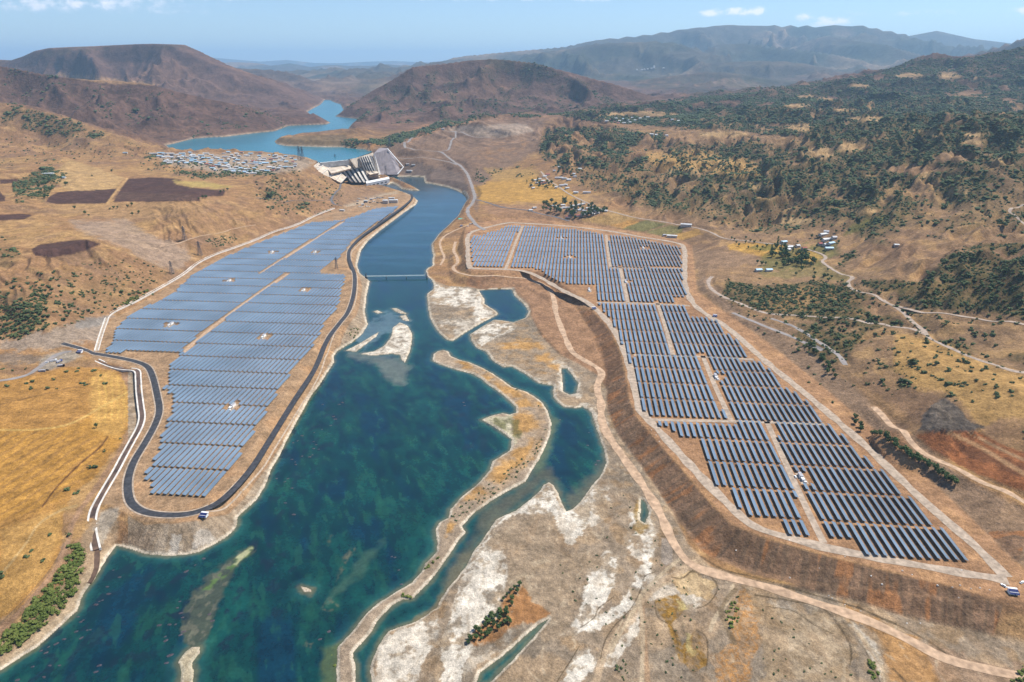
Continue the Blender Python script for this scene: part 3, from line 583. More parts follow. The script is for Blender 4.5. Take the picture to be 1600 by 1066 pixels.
# dark ploughed fields and stubble on the left plateau
zone([(72,275),(110,250),(150,262),(195,278),(180,294),(160,300),(110,300)], C(.47,.32,.17), 1.5, .8, 1)
zone([(175,318),(185,318),(350,312),(280,335),(200,345),(100,330),(70,320)], C(.40,.26,.145), 3, .6, 2)
PL = C(.075,.045,.05)
for P in ([(49,390),(60,383),(100,377),(140,374),(159,381),(140,390),(110,398),(80,403),(55,400)], [(72,316),(78,306),(92,300),(183,295),(170,318),(90,319)], [(177,316),(188,297),(200,279),(252,277),(284,281),(275,288),(300,293),(352,299),(350,306),(312,308),(312,314)],
          [(-40,346),(0,345),(38,343),(52,336),(30,334),(-40,338)], [(-20,316),(8,314),(8,308),(0,300),(-20,300)], [(0,288),(24,286),(28,280),(0,280)]): zone(P, PL, .8, .95, .6)
zone([(178,312),(188,300),(300,303),(312,314)], C(.12,.078,.07), 1, .7, 1)
zone([(270,282),(320,284),(362,292),(350,296),(300,292),(275,288)], C(.42,.33,.13), 2, .8, 2)
strip([(168,318),(183,297),(199,279)], 3, C(.48,.31,.16)); strip([(50,375),(100,365),(170,385),(260,420)], 1, C(.5,.33,.17), .6)
zone([(110,345),(200,345),(230,365),(290,385),(300,405),(270,425),(235,410),(190,385),(150,372),(120,360)], C(.34,.265,.225), 5, .75, 4)
zone([(120,505),(180,490),(165,505),(155,535),(80,545),(0,545),(0,535),(60,520)], C(.33,.28,.25), 4, .8, 4)
zone([(118,500),(172,492),(170,500),(150,512),(120,512)], C(.24,.24,.25), 2, .7, 3)
zone([(0,556),(20,552),(70,557),(60,566),(0,570)], C(.19,.17,.165), 3, .7, 4)
zone([(62,560),(100,546),(118,548),(130,556),(105,566),(80,578),(60,578)], C(.32,.29,.26), 3, .9, 2)
zone([(130,300),(330,260),(420,262),(440,290),(380,305),(300,325)], C(.3,.2,.14), 5, .0, 4)
# the workers' camp terrace, dam abutments, spoil ground
zone([(235,240),(300,240),(430,241),(468,245),(492,254),(470,268),(400,273),(330,270),(270,258)], C(.38,.31,.26), 3, .85, 2)
zone([(560,235),(600,228),(640,208),(690,192),(760,188),(850,186),(842,235),(790,265),(755,290),(745,330),(730,305),(700,292),(660,276),(628,275),(600,262)], C(.235,.165,.135), 4, .95, 3)
zone([(610,262),(660,258),(720,270),(735,300),(700,293),(664,284),(640,275)], C(.17,.14,.14), 3, .7, 3)
zone([(692,203),(720,197),(820,193),(835,205),(790,214),(745,214)], C(.37,.295,.255), 1.5, .95, 1.5)
zone([(620,212),(660,195),(740,190),(690,202),(640,222)], C(.36,.20,.12), 3, .8, 2)
zone([(765,215),(840,215),(800,250),(745,262),(722,245)], C(.33,.195,.115), 5, .6, 4, mod=sstep(-.1, .3, nB))
zone([(425,222),(435,216),(475,212),(540,210),(545,221),(535,229),(470,228)], C(.20,.15,.10), 2, .9, 1)
strip([(432,226),(470,229.5),(535,230.5)], 1.6, C(.62,.56,.5), .9, .6)
zone([(540,222),(575,217),(600,222),(580,235),(545,229)], C(.36,.2,.1), 2, .8, 2)
zone([(535,322),(575,304),(620,300),(642,308),(630,322),(580,330),(555,338)], C(.44,.36,.29), 3, .9, 2)
zone([(520,300),(545,290),(575,292),(600,300),(575,312),(540,320),(525,318)], C(.27,.18,.13), 3, .8, 3)
# yellow and green fields on the right bank
zone([(740,292),(760,285),(830,272),(862,285),(905,306),(880,320),(845,316),(800,318),(752,318)], C(.50,.30,.095), 2.5, .9, 3)
zone([(760,265),(830,262),(850,270),(820,280),(770,284)], C(.44,.29,.12), 3, .7, 3)
zone([(900,345),(960,332),(1000,340),(975,358),(955,352)], C(.42,.28,.13), 2, .8, 2)
zone([(955,352),(985,343),(1000,347),(972,358)], C(.52,.29,.11), .8, .9, .8)
zone([(971,358),(1008,344),(1044,350),(1005,362)], C(.20,.20,.095), .8, .9, .6)
zone([(1008,363),(1048,351),(1068,356),(1064,364),(1036,370)], C(.23,.215,.10), .8, .9, .6)
zone([(1040,371),(1066,364),(1090,358),(1100,366),(1060,376)], C(.48,.29,.1), 1, .8, 1)
zone([(1135,380),(1180,379),(1240,385),(1225,398),(1195,402),(1140,390)], C(.50,.30,.09), 1.5, .9, 2)
zone([(1180,384),(1215,386),(1205,394),(1160,388)], C(.14,.17,.06), 2, .7, 2)
zone([(1185,408),(1200,396),(1245,384),(1300,376),(1312,392),(1280,412),(1240,424),(1190,424)], C(.13,.15,.06), 3, .7, 4); zone([(1190,425),(1240,422),(1285,412),(1330,432),(1320,442),(1260,430),(1190,436)], C(.22,.20,.09), 2, .6, 3)
zone([(1240,396),(1270,392),(1290,402),(1270,410),(1240,404)], C(.46,.30,.1), 2, .8, 2)
zone([(1330,352),(1380,340),(1384,346),(1340,362),(1320,366)], C(.13,.15,.055), 2, .7, 2)
zone([(750,320),(850,322),(900,345),(1040,372),(1060,378),(950,358),(850,342),(770,338)], C(.33,.205,.14), 3, .8, 3)
zone([(1078,384),(1180,400),(1195,412),(1120,420),(1090,430)], C(.29,.20,.145), 3, .85, 3)
zone([(1080,440),(1130,485),(1200,535),(1290,620),(1360,690),(1450,770),(1600,890),(1700,960),(1700,840),(1600,800),(1500,740),(1400,660),(1310,585),(1230,520),(1150,485),(1100,430)], C(.29,.205,.155), 4, .9, 3)
zone([(1400,520),(1450,528),(1600,590),(1700,620),(1700,665),(1560,655),(1530,668),(1490,620),(1440,610),(1395,580)], C(.45,.285,.125), 5, .85, 4)
zone([(1430,680),(1480,672),(1520,674),(1610,712),(1700,740),(1700,800),(1600,768),(1520,738),(1460,705)], C(.30,.125,.065), 1.5, .95, 1.5); zone([(1500,690),(1560,708),(1640,745),(1640,765),(1560,730),(1500,705)], C(.17,.085,.055), 2, .8, 3)
strip([(1480,675),(1530,698),(1600,740),(1680,780)], 6, C(.45,.28,.17), .9); strip([(1515,676),(1560,700),(1620,728)], 4, C(.42,.28,.18), .9)
zone([(1434,672),(1440,655),(1460,630),(1478,621),(1500,636),(1512,655),(1538,668),(1480,676)], C(.105,.10,.105), 1.5, .95, 2); zone([(1450,640),(1478,622),(1500,640),(1480,655)], C(.22,.19,.17), 2, .6, 4, mod=sstep(0, .2, nD))
zone([(1338,600),(1370,615),(1420,650),(1430,668),(1400,660),(1365,635)], C(.30,.19,.11), 4, .6, 3)
zone([(1340,470),(1290,470),(1190,490),(1180,470),(1260,450)], C(.42,.26,.13), 6, .5, 5)
zone([(1000,240),(1090,235),(1180,255),(1190,275),(1120,270),(1030,262)], C(.45,.29,.13), 4, .8, 4)
# solar terraces
SO = C(.40,.25,.155)
mL = (1 - sstep(-3, 1, sdL)); mixin(mL, C(.37,.255,.175)); mixin(mL * sstep(.0, .4, nB) * .8, SO)
mR = (1 - sstep(-3, 1, sdR)); mixin(mR, C(.37,.225,.145)); mixin(mR * sstep(.0, .35, nB) * .7, C(.44,.265,.155)); mixin(mR * sstep(.0, .35, -nA) * .6, C(.30,.18,.12))
# embankments: streaked rock fill
sx = fbm(GX * 1.0, GY * 1.0, 9, 3)
def arc(P):
    Q_ = resample(np.vstack([P, P[:1]]), 12); L_ = np.concatenate([[0], np.cumsum(np.hypot(*(Q_[1:] - Q_[:-1]).T))]); return line_d(Q_, GX, GY, 60, L_)[1]
def embank(sd, wdt, c1, c2, c3, other=None, P=None):
    m = sstep(-1, 1.5, sd) * (1 - sstep(wdt - 2, wdt + 3, sd + nD * 3))
    if other is not None: m = m * other
    s_ = arc(P); a_ = perlin(s_ / 7, sd / 60) + .6 * perlin(s_ / 2.6, sd / 25 + 9); b_ = perlin(s_ / 15 + 70, sd / 70) + .5 * perlin(s_ / 5, sd / 22)
    mixin(m, c1); mixin(m * sstep(.0, .4, a_) * .7, c2); mixin(m * sstep(.15, .5, b_ + .4 * nD) * .75, c3)
lf = (PX > 700) & (sdF > -4)
embank(sdR, 30, C(.26,.17,.125), C(.17,.125,.10), C(.38,.18,.09), other=(lf & (GX / GY < .92) & (PY > 440) & ((PX < 1000 + (PY - 600) * 1.2) | (PY > 830))).astype(np.float32), P=rightP)
embank(sdT, 30, C(.25,.155,.11), C(.18,.12,.09), C(.34,.18,.10), other=(sdR > 2).astype(np.float32), P=terr)
mixin((1 - sstep(-2, 2, sdT)) , C(.33,.205,.14)); mixin((1 - sstep(-2, 2, sdT)) * sstep(0, .3, nB) * .6, C(.25,.155,.11))
embank(sdL, 30, C(.33,.265,.21), C(.25,.20,.16), C(.42,.35,.29), other=((PX > 170) & (PY > 560) & (PX > 200) | (PX > 520) & (PY > 330) & (PY <= 560)).astype(np.float32), P=leftP)
# right river bed
flm = (1 - sstep(-2, 3, sdF)) * (sdV > 0)
mixin(flm, C(.30,.245,.20)); mixin(flm * sstep(.0, .3, nA) * .8, C(.225,.195,.17)); mixin(flm * sstep(.05, .3, nB) * .5, C(.42,.30,.20)); mixin(flm * sstep(.15, .3, -nB) * .5, C(.33,.22,.13))
WHT = C(.70,.65,.58); OCH = C(.47,.27,.105)
def salt(poly, amt=.95, soft=1.3, edge=5): zone(poly, WHT, soft, amt, edge, mod=.2 + .8 * sstep(-.22, .02, nB + .7 * nD + .3 * nE))
salt([(762,812),(800,790),(850,758),(866,765),(880,792),(900,797),(930,760),(935,770),(925,800),(912,835),(895,858),(880,850),(860,800),(800,806),(770,826)])
salt([(905,790),(950,755),(955,790),(925,830)], .6)
salt([(948,860),(965,870),(960,905),(955,935),(935,955),(925,975),(880,990),(905,960),(912,920),(920,890)])
salt([(982,800),(1015,800),(1025,840),(1018,890),(1005,925),(985,955),(960,970),(940,985),(875,992),(910,975),(950,955),(985,920),(1000,880),(978,870),(985,830)])
salt([(875,1066),(895,1030),(920,1015),(932,1035),(925,1050),(905,1075)])
salt([(935,1040),(960,1010),(990,960),(1000,945),(1003,995),(992,1000),(975,1020),(955,1045)], .7)
salt([(735,866),(752,850),(765,835),(790,860),(795,905),(770,960),(745,990),(720,1066),(685,1080),(690,1010),(705,960),(715,920)], .85)
salt([(583,1075),(590,1012),(607,988),(650,973),(682,960),(688,985),(672,1020),(650,1066)], .75, 2, 4)
salt([(670,436),(692,447),(735,450),(752,462),(757,480),(778,492),(745,505),(735,480),(690,478),(668,470),(678,455)], .9, 2, 4)
salt([(678,500),(740,498),(765,497),(735,516),(712,528)], .5, 2, 5)
salt([(740,520),(770,503),(800,506),(805,515),(770,530),(750,545)], .9, 2, 4)
salt([(745,545),(775,560),(830,585),(870,600),(870,630),(905,640),(905,625),(870,608),(870,575),(850,560),(880,565),(905,585),(910,620),(950,660),(945,690),(930,655),(900,640),(880,635)], .55, 2, 5)
salt([(700,1066),(740,1000),(760,960),(800,930),(800,1000),(760,1040)], .35, 3, 8)
salt([(1003,890),(1028,900),(1080,890),(1118,915),(1108,940),(1085,950),(1050,935),(1015,940)], .5, 2, 5)
salt([(1150,940),(1200,935),(1240,950),(1300,975),(1330,1010),(1310,1040),(1250,1066),(1200,1000)], .3, 4, 9)
salt([(1300,965),(1330,970),(1370,1000),(1385,1040),(1375,1066),(1350,1010)], .5, 3, 5)
zone([(762,845),(800,812),(860,805),(885,860),(935,870),(905,905),(890,990),(850,1000),(820,930),(790,920),(795,870)], C(.335,.265,.205), 4, .8, 6)
zone([(770,535),(840,520),(855,545),(880,570),(875,590),(830,580),(790,560)], OCH, 4, .8, 6, mod=sstep(-.15, .25, nB))
zone([(800,925),(815,920),(835,945),(866,958),(850,968),(800,980),(770,1000),(740,1010),(735,985),(780,960)], C(.36,.185,.09), 3, .9, 4)
zone([(1022,938),(1060,925),(1072,950),(1055,975),(1066,1008),(1085,985),(1105,1000),(1105,1040),(1085,1050),(1062,1030),(1045,990)], C(.27,.16,.045), 1.5, .95, 3, mod=.35 + .65 * sstep(-.3, .1, nD + .6 * nE + .4 * nB))
zone([(1050,935),(1078,940),(1070,975),(1085,990),(1095,1015),(1075,1030),(1068,985),(1055,960)], C(.52,.44,.22), 2, .8, 3, mod=sstep(-.1, .2, nD))
cel = np.abs(perlin(GX / 5.5, GY / 5.5)) + .6 * np.abs(perlin(GX / 2.7, GY / 2.7))
zone([(1050,900),(1085,892),(1118,912),(1110,935),(1060,928)], C(.55,.40,.24), 2, .8, 5)
zone([(1140,940),(1160,925),(1185,955),(1192,1000),(1175,1035),(1170,1075),(1120,1075),(1112,1025),(1145,1005),(1132,975)], C(.42,.22,.09), 3, .85, 4, mod=.35 + .65 * (1 - sstep(.15, .5, cel)))
zone([(1300,930),(1370,960),(1450,1010),(1500,1066),(1390,1066),(1370,1000),(1330,965)], C(.42,.235,.105), 5, .8, 6)
zone([(1180,945),(1290,960),(1330,1010),(1330,1066),(1200,1066)], C(.40,.30,.205), 4, .6, 8)
zone([(1450,1010),(1600,1045),(1700,1066),(1700,1100),(1480,1090)], C(.33,.235,.18), 5, .8, 6)
strip([(1012,1066),(1005,990),(1003,950)], 8, C(.42,.28,.19), .7, 2); strip([(1150,910),(1140,960),(1100,1000),(1120,1040)], 9, C(.37,.28,.21), .7, 3)
strip([(1085,880),(1050,900),(1010,930),(985,970),(950,1010),(930,1066)], 10, C(.50,.38,.28), .75, 3)
strip([(1090,885),(1150,905),(1240,935),(1320,965),(1390,1066)], 3, C(.5,.35,.22), .5, 3)
fs = np.abs(perlin(GX / 22 + nA * 2.2, GY / 75 + nA)) + .5 * np.abs(perlin(GX / 9 + nB * 2, GY / 34))
mixin(flm * (1 - sstep(.03, .13, fs)) * .5 * (GY < 700), C(.50,.42,.33)); mixin(flm * sstep(.55, .8, fs) * .35 * (GY < 700), C(.22,.155,.11))
DK = C(.085,.07,.055)
for ln, w_ in (([(1023,894),(1007,901),(1001,922),(985,952),(961,977),(946,1000),(938,1030)], 1.0), ([(958,933),(934,952),(929,965),(907,981)], 1.1), ([(1050,902),(1066,904),(1082,892),(1095,899),(1106,898),(1119,911),(1120,925),(1106,944),(1090,950)], 1.8),
    ([(1180,930),(1230,938),(1279,948),(1301,965),(1320,992),(1330,1016),(1328,1040)], 1.8), ([(1023,941),(1028,965),(1050,979),(1060,1008)], 1.2), ([(1088,985),(1103,995),(1106,1021),(1103,1048)], 1.6), ([(1033,838),(1046,842),(1053,858),(1052,872)], 1.4),
    ([(905,1010),(893,1030),(880,1050),(870,1066)], 1), ([(1200,948),(1240,955),(1270,975),(1300,990)], 1), ([(1340,1000),(1360,1030),(1375,1066)], 1.4), ([(1395,1045),(1410,1060),(1425,1075)], 2), ([(1340,948),(1380,968),(1420,985),(1470,1015),(1500,1045)], 1.6), ([(1095,870),(1130,890),(1170,900),(1210,910)], 1.6), ([(1220,915),(1280,932),(1340,950),(1400,975)], 2.0)): strip(ln, w_, DK, .8, .8)
for ln, w_ in (([(1064,872),(1040,892),(1018,912),(1004,928),(990,955),(972,985),(955,1015)], 5), ([(999,941),(1004,975),(1004,1010),(1003,1066)], 6), ([(975,965),(955,1005),(940,1035)], 1.5), ([(985,958),(965,1000),(950,1035)], 1.2), ([(1005,917),(1025,916),(1048,912)], 2), ([(1145,915),(1138,940),(1118,965),(1110,985)], 6), ([(1340,985),(1355,1005),(1375,1030),(1382,1066)], 3)): strip(ln, w_, C(.50,.41,.31), .75, 1.4)
strip([(1149,922),(1130,945),(1128,962),(1138,985),(1148,1005)], 7, C(.19,.15,.11), .8, 2); zone([(1034,841),(1042,842),(1051,860),(1051,878),(1040,884),(1033,878)], C(.30,.265,.245), 1, .9, .6)
zone([(990,790),(1003,775),(1016,795),(1012,822),(1000,835),(990,820)], C(.30,.20,.075), 2, .75, 3)
# spit: grey gravel top below, ochre grass above, white rim
spm = isl * (sdV > 0); sgy = sstep(860, 800, PY)
mixin(spm, C(.36,.29,.235)); 
zone([(700,552),(760,565),(830,605),(858,640),(855,670),(835,720),(800,750),(740,790),(700,840),(690,840),(705,800),(770,725),(800,690),(800,640),(770,600),(720,575)], OCH, 3, .85, 4, mod=sstep(-.2, .2, nB) * spm)
zone([(755,655),(800,650),(805,690),(780,680)], C(.5,.47,.36), 3, .9, 4)
strip([(780,590),(820,615),(845,650),(835,700),(800,745),(750,785)], 7, C(.40,.30,.22), .7, 3)
for P, cc in (([(795,652),(812,655),(816,680),(800,684)], C(.09,.11,.05)), ([(775,655),(795,660),(790,672),(775,668)], C(.12,.14,.06))): zone(P, cc, 2, .7, 3)
# left embankment nose: grey and white streaks
zone([(152,800),(185,795),(175,820),(160,850),(150,840)], C(.40,.36,.32), 3, .8, 4)
zone([(262,868),(270,835),(285,832),(280,868)], C(.5,.46,.42), 2, .8, 4); zone([(300,862),(305,830),(325,825),(335,845)], C(.52,.48,.44), 2, .7, 4); zone([(190,850),(220,825),(245,835),(225,862)], C(.27,.21,.17), 3, .6, 5)
for b_ in bar_px[:5]: zone(b_, C(.36,.32,.28), 3, .95, 1); zone(b_, C(.66,.61,.54), 2, .9, 2, mod=sstep(-.12, .08, nB * .6 + nD))
# bleached rim along the water
rim = (sdV > 0) * (1 - sstep(.8 + .0012 * GY, 2.2 + .0022 * GY, sdV + nD * 1.2))
mixin(rim * .85 * sstep(-.5, .2, nB + .45), C(.64,.57,.48))
mixin((sdK > 0) * (1 - sstep(3, 12, sdK)) * .55, C(.52,.42,.34))
zone([(282,1015),(312,1012),(302,1066),(280,1066)], C(.5,.46,.36), 2, .8, 3)
# bed below shallow water
mixin((sdV <= 0) * 1.0, C(.12,.11,.06))
ALB *= ((.80 - .08 * sstep(1500, 3000, GY)) * (1 + .2 * nD + .12 * nB))[..., None]; ALB = np.power(np.clip(ALB, .005, 1), [.98, 1.03, 1.13]).astype(np.float32)
np.clip(ALB, .01, .8, out=ALB)
# ---------------------------------------------------------------- materials
def mat(name, rough=.8, spec=.3):
    m = bpy.data.materials.new(name); m.use_nodes = True
    nt = m.node_tree; b = nt.nodes['Principled BSDF']; b.inputs['Roughness'].default_value = rough; b.inputs['Specular IOR Level'].default_value = spec
    return m, nt, b
def plain(name, c, rough=.8, spec=.3, var=.25, scale=.5, metal=0):
    m, nt, b = mat(name, rough, spec); b.inputs['Metallic'].default_value = metal
    g = nt.nodes.new('ShaderNodeNewGeometry'); n = nt.nodes.new('ShaderNodeTexNoise'); n.inputs['Scale'].default_value = scale; n.inputs['Detail'].default_value = 3
    nt.links.new(g.outputs['Position'], n.inputs['Vector'])
    r = nt.nodes.new('ShaderNodeValToRGB'); r.color_ramp.elements[0].position = .3; r.color_ramp.elements[1].position = .7
    r.color_ramp.elements[0].color = (*[v * (1 - var) for v in c], 1); r.color_ramp.elements[1].color = (*[min(1, v * (1 + var)) for v in c], 1)
    nt.links.new(n.outputs['Fac'], r.inputs[0]); nt.links.new(r.outputs[0], b.inputs['Base Color'])
    return m
def attr_mat(name, rough, spec, detail=(.9, .16, .03), amt=.35, bump=.5, bdist=.6, bsc=.5):
    m, nt, b = mat(name, rough, spec)
    a = nt.nodes.new('ShaderNodeAttribute'); a.attribute_name = 'albedo'
    g = nt.nodes.new('ShaderNodeNewGeometry'); last = None
    for i, s in enumerate(detail):
        n = nt.nodes.new('ShaderNodeTexNoise'); n.inputs['Scale'].default_value = s; n.inputs['Detail'].default_value = 5; n.inputs['Roughness'].default_value = .65
        nt.links.new(g.outputs['Position'], n.inputs['Vector'])
        mm = nt.nodes.new('ShaderNodeMath'); mm.operation = 'MULTIPLY_ADD'; mm.inputs[1].default_value = amt * 2.4; mm.inputs[2].default_value = 1 - amt * 1.2
        nt.links.new(n.outputs['Fac'], mm.inputs[0])
        if last is None: last = mm.outputs[0]
        else:
            q = nt.nodes.new('ShaderNodeMath'); q.operation = 'MULTIPLY'; nt.links.new(last, q.inputs[0]); nt.links.new(mm.outputs[0], q.inputs[1]); last = q.outputs[0]
    v = nt.nodes.new('ShaderNodeVectorMath'); v.operation = 'SCALE'; nt.links.new(a.outputs['Color'], v.inputs[0]); nt.links.new(last, v.inputs['Scale'])
    nt.links.new(v.outputs[0], b.inputs['Base Color'])
    n = nt.nodes.new('ShaderNodeTexNoise'); n.inputs['Scale'].default_value = bsc; n.inputs['Detail'].default_value = 6; n.inputs['Roughness'].default_value = .7
    nt.links.new(g.outputs['Position'], n.inputs['Vector'])
    bp = nt.nodes.new('ShaderNodeBump'); bp.inputs['Strength'].default_value = bump; bp.inputs['Distance'].default_value = bdist
    nt.links.new(n.outputs['Fac'], bp.inputs['Height']); nt.links.new(bp.outputs[0], b.inputs['Normal'])
    return m
M_ground = attr_mat('ground_soil', .95, .1, detail=(.9, .22, .05), amt=.66, bump=1.0, bdist=2.2, bsc=.22)
M_far = attr_mat('far_slopes', .95, .1, detail=(.06, .018, .005), amt=.62, bump=.9, bdist=14, bsc=.02)
M_water = attr_mat('river_surface', .16, .5, detail=(.35, .09, .02), amt=.42, bump=.4, bdist=.3, bsc=.35)
M_lake = attr_mat('lake_surface', .25, .5, detail=(.02, .004), amt=.15, bump=.2, bdist=.4, bsc=.15)
M = {
 'asphalt': plain('asphalt', (.042, .043, .048), .85, .3, .45, .3), 'asphalt_old': plain('asphalt_old', (.13, .125, .13), .9, .2, .25, .15),
 'gravel': plain('gravel', (.36, .285, .215), .95, .1, .3, .25), 'sandy': plain('sandy', (.42, .29, .19), .95, .1, .32, .2), 'pale': plain('pale_gravel', (.34, .27, .215), .95, .1, .3, .2),
 'greyroad': plain('grey_gravel', (.25, .225, .21), .95, .1, .2, .1),
 'concrete': plain('concrete', (.60, .56, .50), .85, .2, .2, .15), 'white': plain('white_paint', (.78, .78, .76), .6, .3, .06, .3), 'grey': plain('grey_concrete', (.30, .29, .28), .9, .2, .3, .08),
 'tan': plain('tan_concrete', (.50, .42, .33), .9, .2, .3, .06), 'dark': plain('dark_recess', (.045, .047, .05), .8, .2, .3, .2), 'rock': plain('rockfill', (.25, .22, .225), .95, .1, .25, .06),
 'steel': plain('galvanised_steel', (.33, .35, .37), .5, .5, .1, 1, .6), 'pylon': plain('pylon_steel', (.10, .11, .13), .6, .4, .1, 1, .3), 'navy': plain('navy_panel', (.015, .025, .10), .7, .15, .2, 1),
 'roof_white': plain('sheet_roof_white', (.52, .53, .53), .6, .3, .3, .08), 'roof_blue': plain('sheet_roof_blue', (.33, .50, .62), .5, .4, .1, .3), 'roof_red': plain('tile_roof_red', (.33, .11, .09), .8, .2, .2, .3),
 'roof_grey': plain('sheet_roof_grey', (.38, .38, .40), .5, .4, .15, .3), 'wall': plain('rendered_wall', (.50, .43, .36), .9, .2, .15, .4), 'teal': plain('teal_sheet', (.06, .45, .36), .5, .4, .1, .5),
 'bark': plain('bark', (.10, .07, .05), .9, .1, .3, 2), 'glass': plain('dark_glass', (.02, .025, .03), .1, .6, .1, 1), 'tyre': plain('tyre_rubber', (.02, .02, .02), .9, .1, .1, 1),
 'mud': plain('canal_mud', (.10, .062, .04), .5, .4, .5, .12), 'rockdark': plain('wet_rock', (.055, .042, .05), .55, .4, .4, .6), 'pipe': plain('pale_pipe', (.45, .62, .58), .5, .4, .1, .5),
 'reddish': plain('dry_reddish_soil', (.3, .15, .1), .9, .1, .2, .2), 'truckblue': plain('truck_blue', (.05, .08, .25), .4, .5, .1, 1), 'carred': plain('car_red', (.4, .03, .03), .4, .5, .1, 1),
}
def leafmat(name, c, c2):
    m, nt, b = mat(name, .85, .15)
    g = nt.nodes.new('ShaderNodeNewGeometry'); n = nt.nodes.new('ShaderNodeTexNoise'); n.inputs['Scale'].default_value = .09; n.inputs['Detail'].default_value = 6; n.inputs['Roughness'].default_value = .75
    nt.links.new(g.outputs['Position'], n.inputs['Vector'])
    r = nt.nodes.new('ShaderNodeValToRGB'); r.color_ramp.elements[0].position = .35; r.color_ramp.elements[1].position = .65
    r.color_ramp.elements[0].color = (*c, 1); r.color_ramp.elements[1].color = (*c2, 1)
    nt.links.new(n.outputs['Fac'], r.inputs[0]); nt.links.new(r.outputs[0], b.inputs['Base Color'])
    return m
M['scrub'] = leafmat('scrub_leaves', (.036, .056, .024), (.10, .125, .05))
M['leaf'] = leafmat('tree_leaves', (.025, .052, .022), (.085, .13, .04))
M['leafy'] = leafmat('reed_leaves', (.06, .09, .02), (.14, .16, .04))
# solar glass: dark blue cells, seams from the UV in metres
m, nt, b = mat('solar_glass', .22, .5)
uv = nt.nodes.new('ShaderNodeUVMap'); br = nt.nodes.new('ShaderNodeTexBrick'); br.offset = 0; br.squash = 1
br.inputs['Color1'].default_value = (.130, .182, .240, 1); br.inputs['Color2'].default_value = (.148, .205, .265, 1); br.inputs['Mortar'].default_value = (.19, .21, .23, 1)
br.inputs['Scale'].default_value = 1; br.inputs['Mortar Size'].default_value = .03; br.inputs['Brick Width'].default_value = 2.05; br.inputs['Row Height'].default_value = 1.085
nt.links.new(uv.outputs[0], br.inputs['Vector']); 
g = nt.nodes.new('ShaderNodeNewGeometry'); n = nt.nodes.new('ShaderNodeTexNoise'); n.inputs['Scale'].default_value = .02; nt.links.new(g.outputs['Position'], n.inputs['Vector'])
mm = nt.nodes.new('ShaderNodeMath'); mm.operation = 'MULTIPLY_ADD'; mm.inputs[1].default_value = .8; mm.inputs[2].default_value = .6; nt.links.new(n.outputs['Fac'], mm.inputs[0])
v = nt.nodes.new('ShaderNodeVectorMath'); v.operation = 'SCALE'; nt.links.new(br.outputs['Color'], v.inputs[0]); nt.links.new(mm.outputs[0], v.inputs['Scale']); nt.links.new(v.outputs[0], b.inputs['Base Color'])
M['solar'] = m

# ---------------------------------------------------------------- building helpers
def link(o, parent=None):
    col.objects.link(o)
    if parent is not None: o.parent = parent
    return o
def tag(o, label=None, cat=None, group=None, kind=None):
    if label: o['label'] = label
    if cat: o['category'] = cat
    if group: o['group'] = group
    if kind: o['kind'] = kind
    return o
def empty(name, loc=(0, 0, 0), rz=0.0):
    o = bpy.data.objects.new(name, None); o.location = loc; o.rotation_euler = (0, 0, rz); o.empty_display_size = .5; return link(o)
def npmesh(name, V, F, mats, mi=None, uv=None, smooth=False):
    """V (n,3); F (m,k) faces all with k corners"""
    V = np.asarray(V, np.float32); F = np.asarray(F, np.int32); k = F.shape[1]
    me = bpy.data.meshes.new(name); me.vertices.add(len(V)); me.vertices.foreach_set('co', V.ravel())
    me.loops.add(F.size); me.loops.foreach_set('vertex_index', F.ravel())
    me.polygons.add(len(F)); me.polygons.foreach_set('loop_start', np.arange(0, F.size, k, dtype=np.int32))
    if mi is not None: me.polygons.foreach_set('material_index', np.asarray(mi, np.int32))
    me.polygons.foreach_set('use_smooth', np.full(len(F), smooth))
    for q in mats: me.materials.append(q)
    if uv is not None:
        l = me.uv_layers.new(name='UVMap'); l.data.foreach_set('uv', np.asarray(uv, np.float32).ravel())
    me.update(calc_edges=True); return me
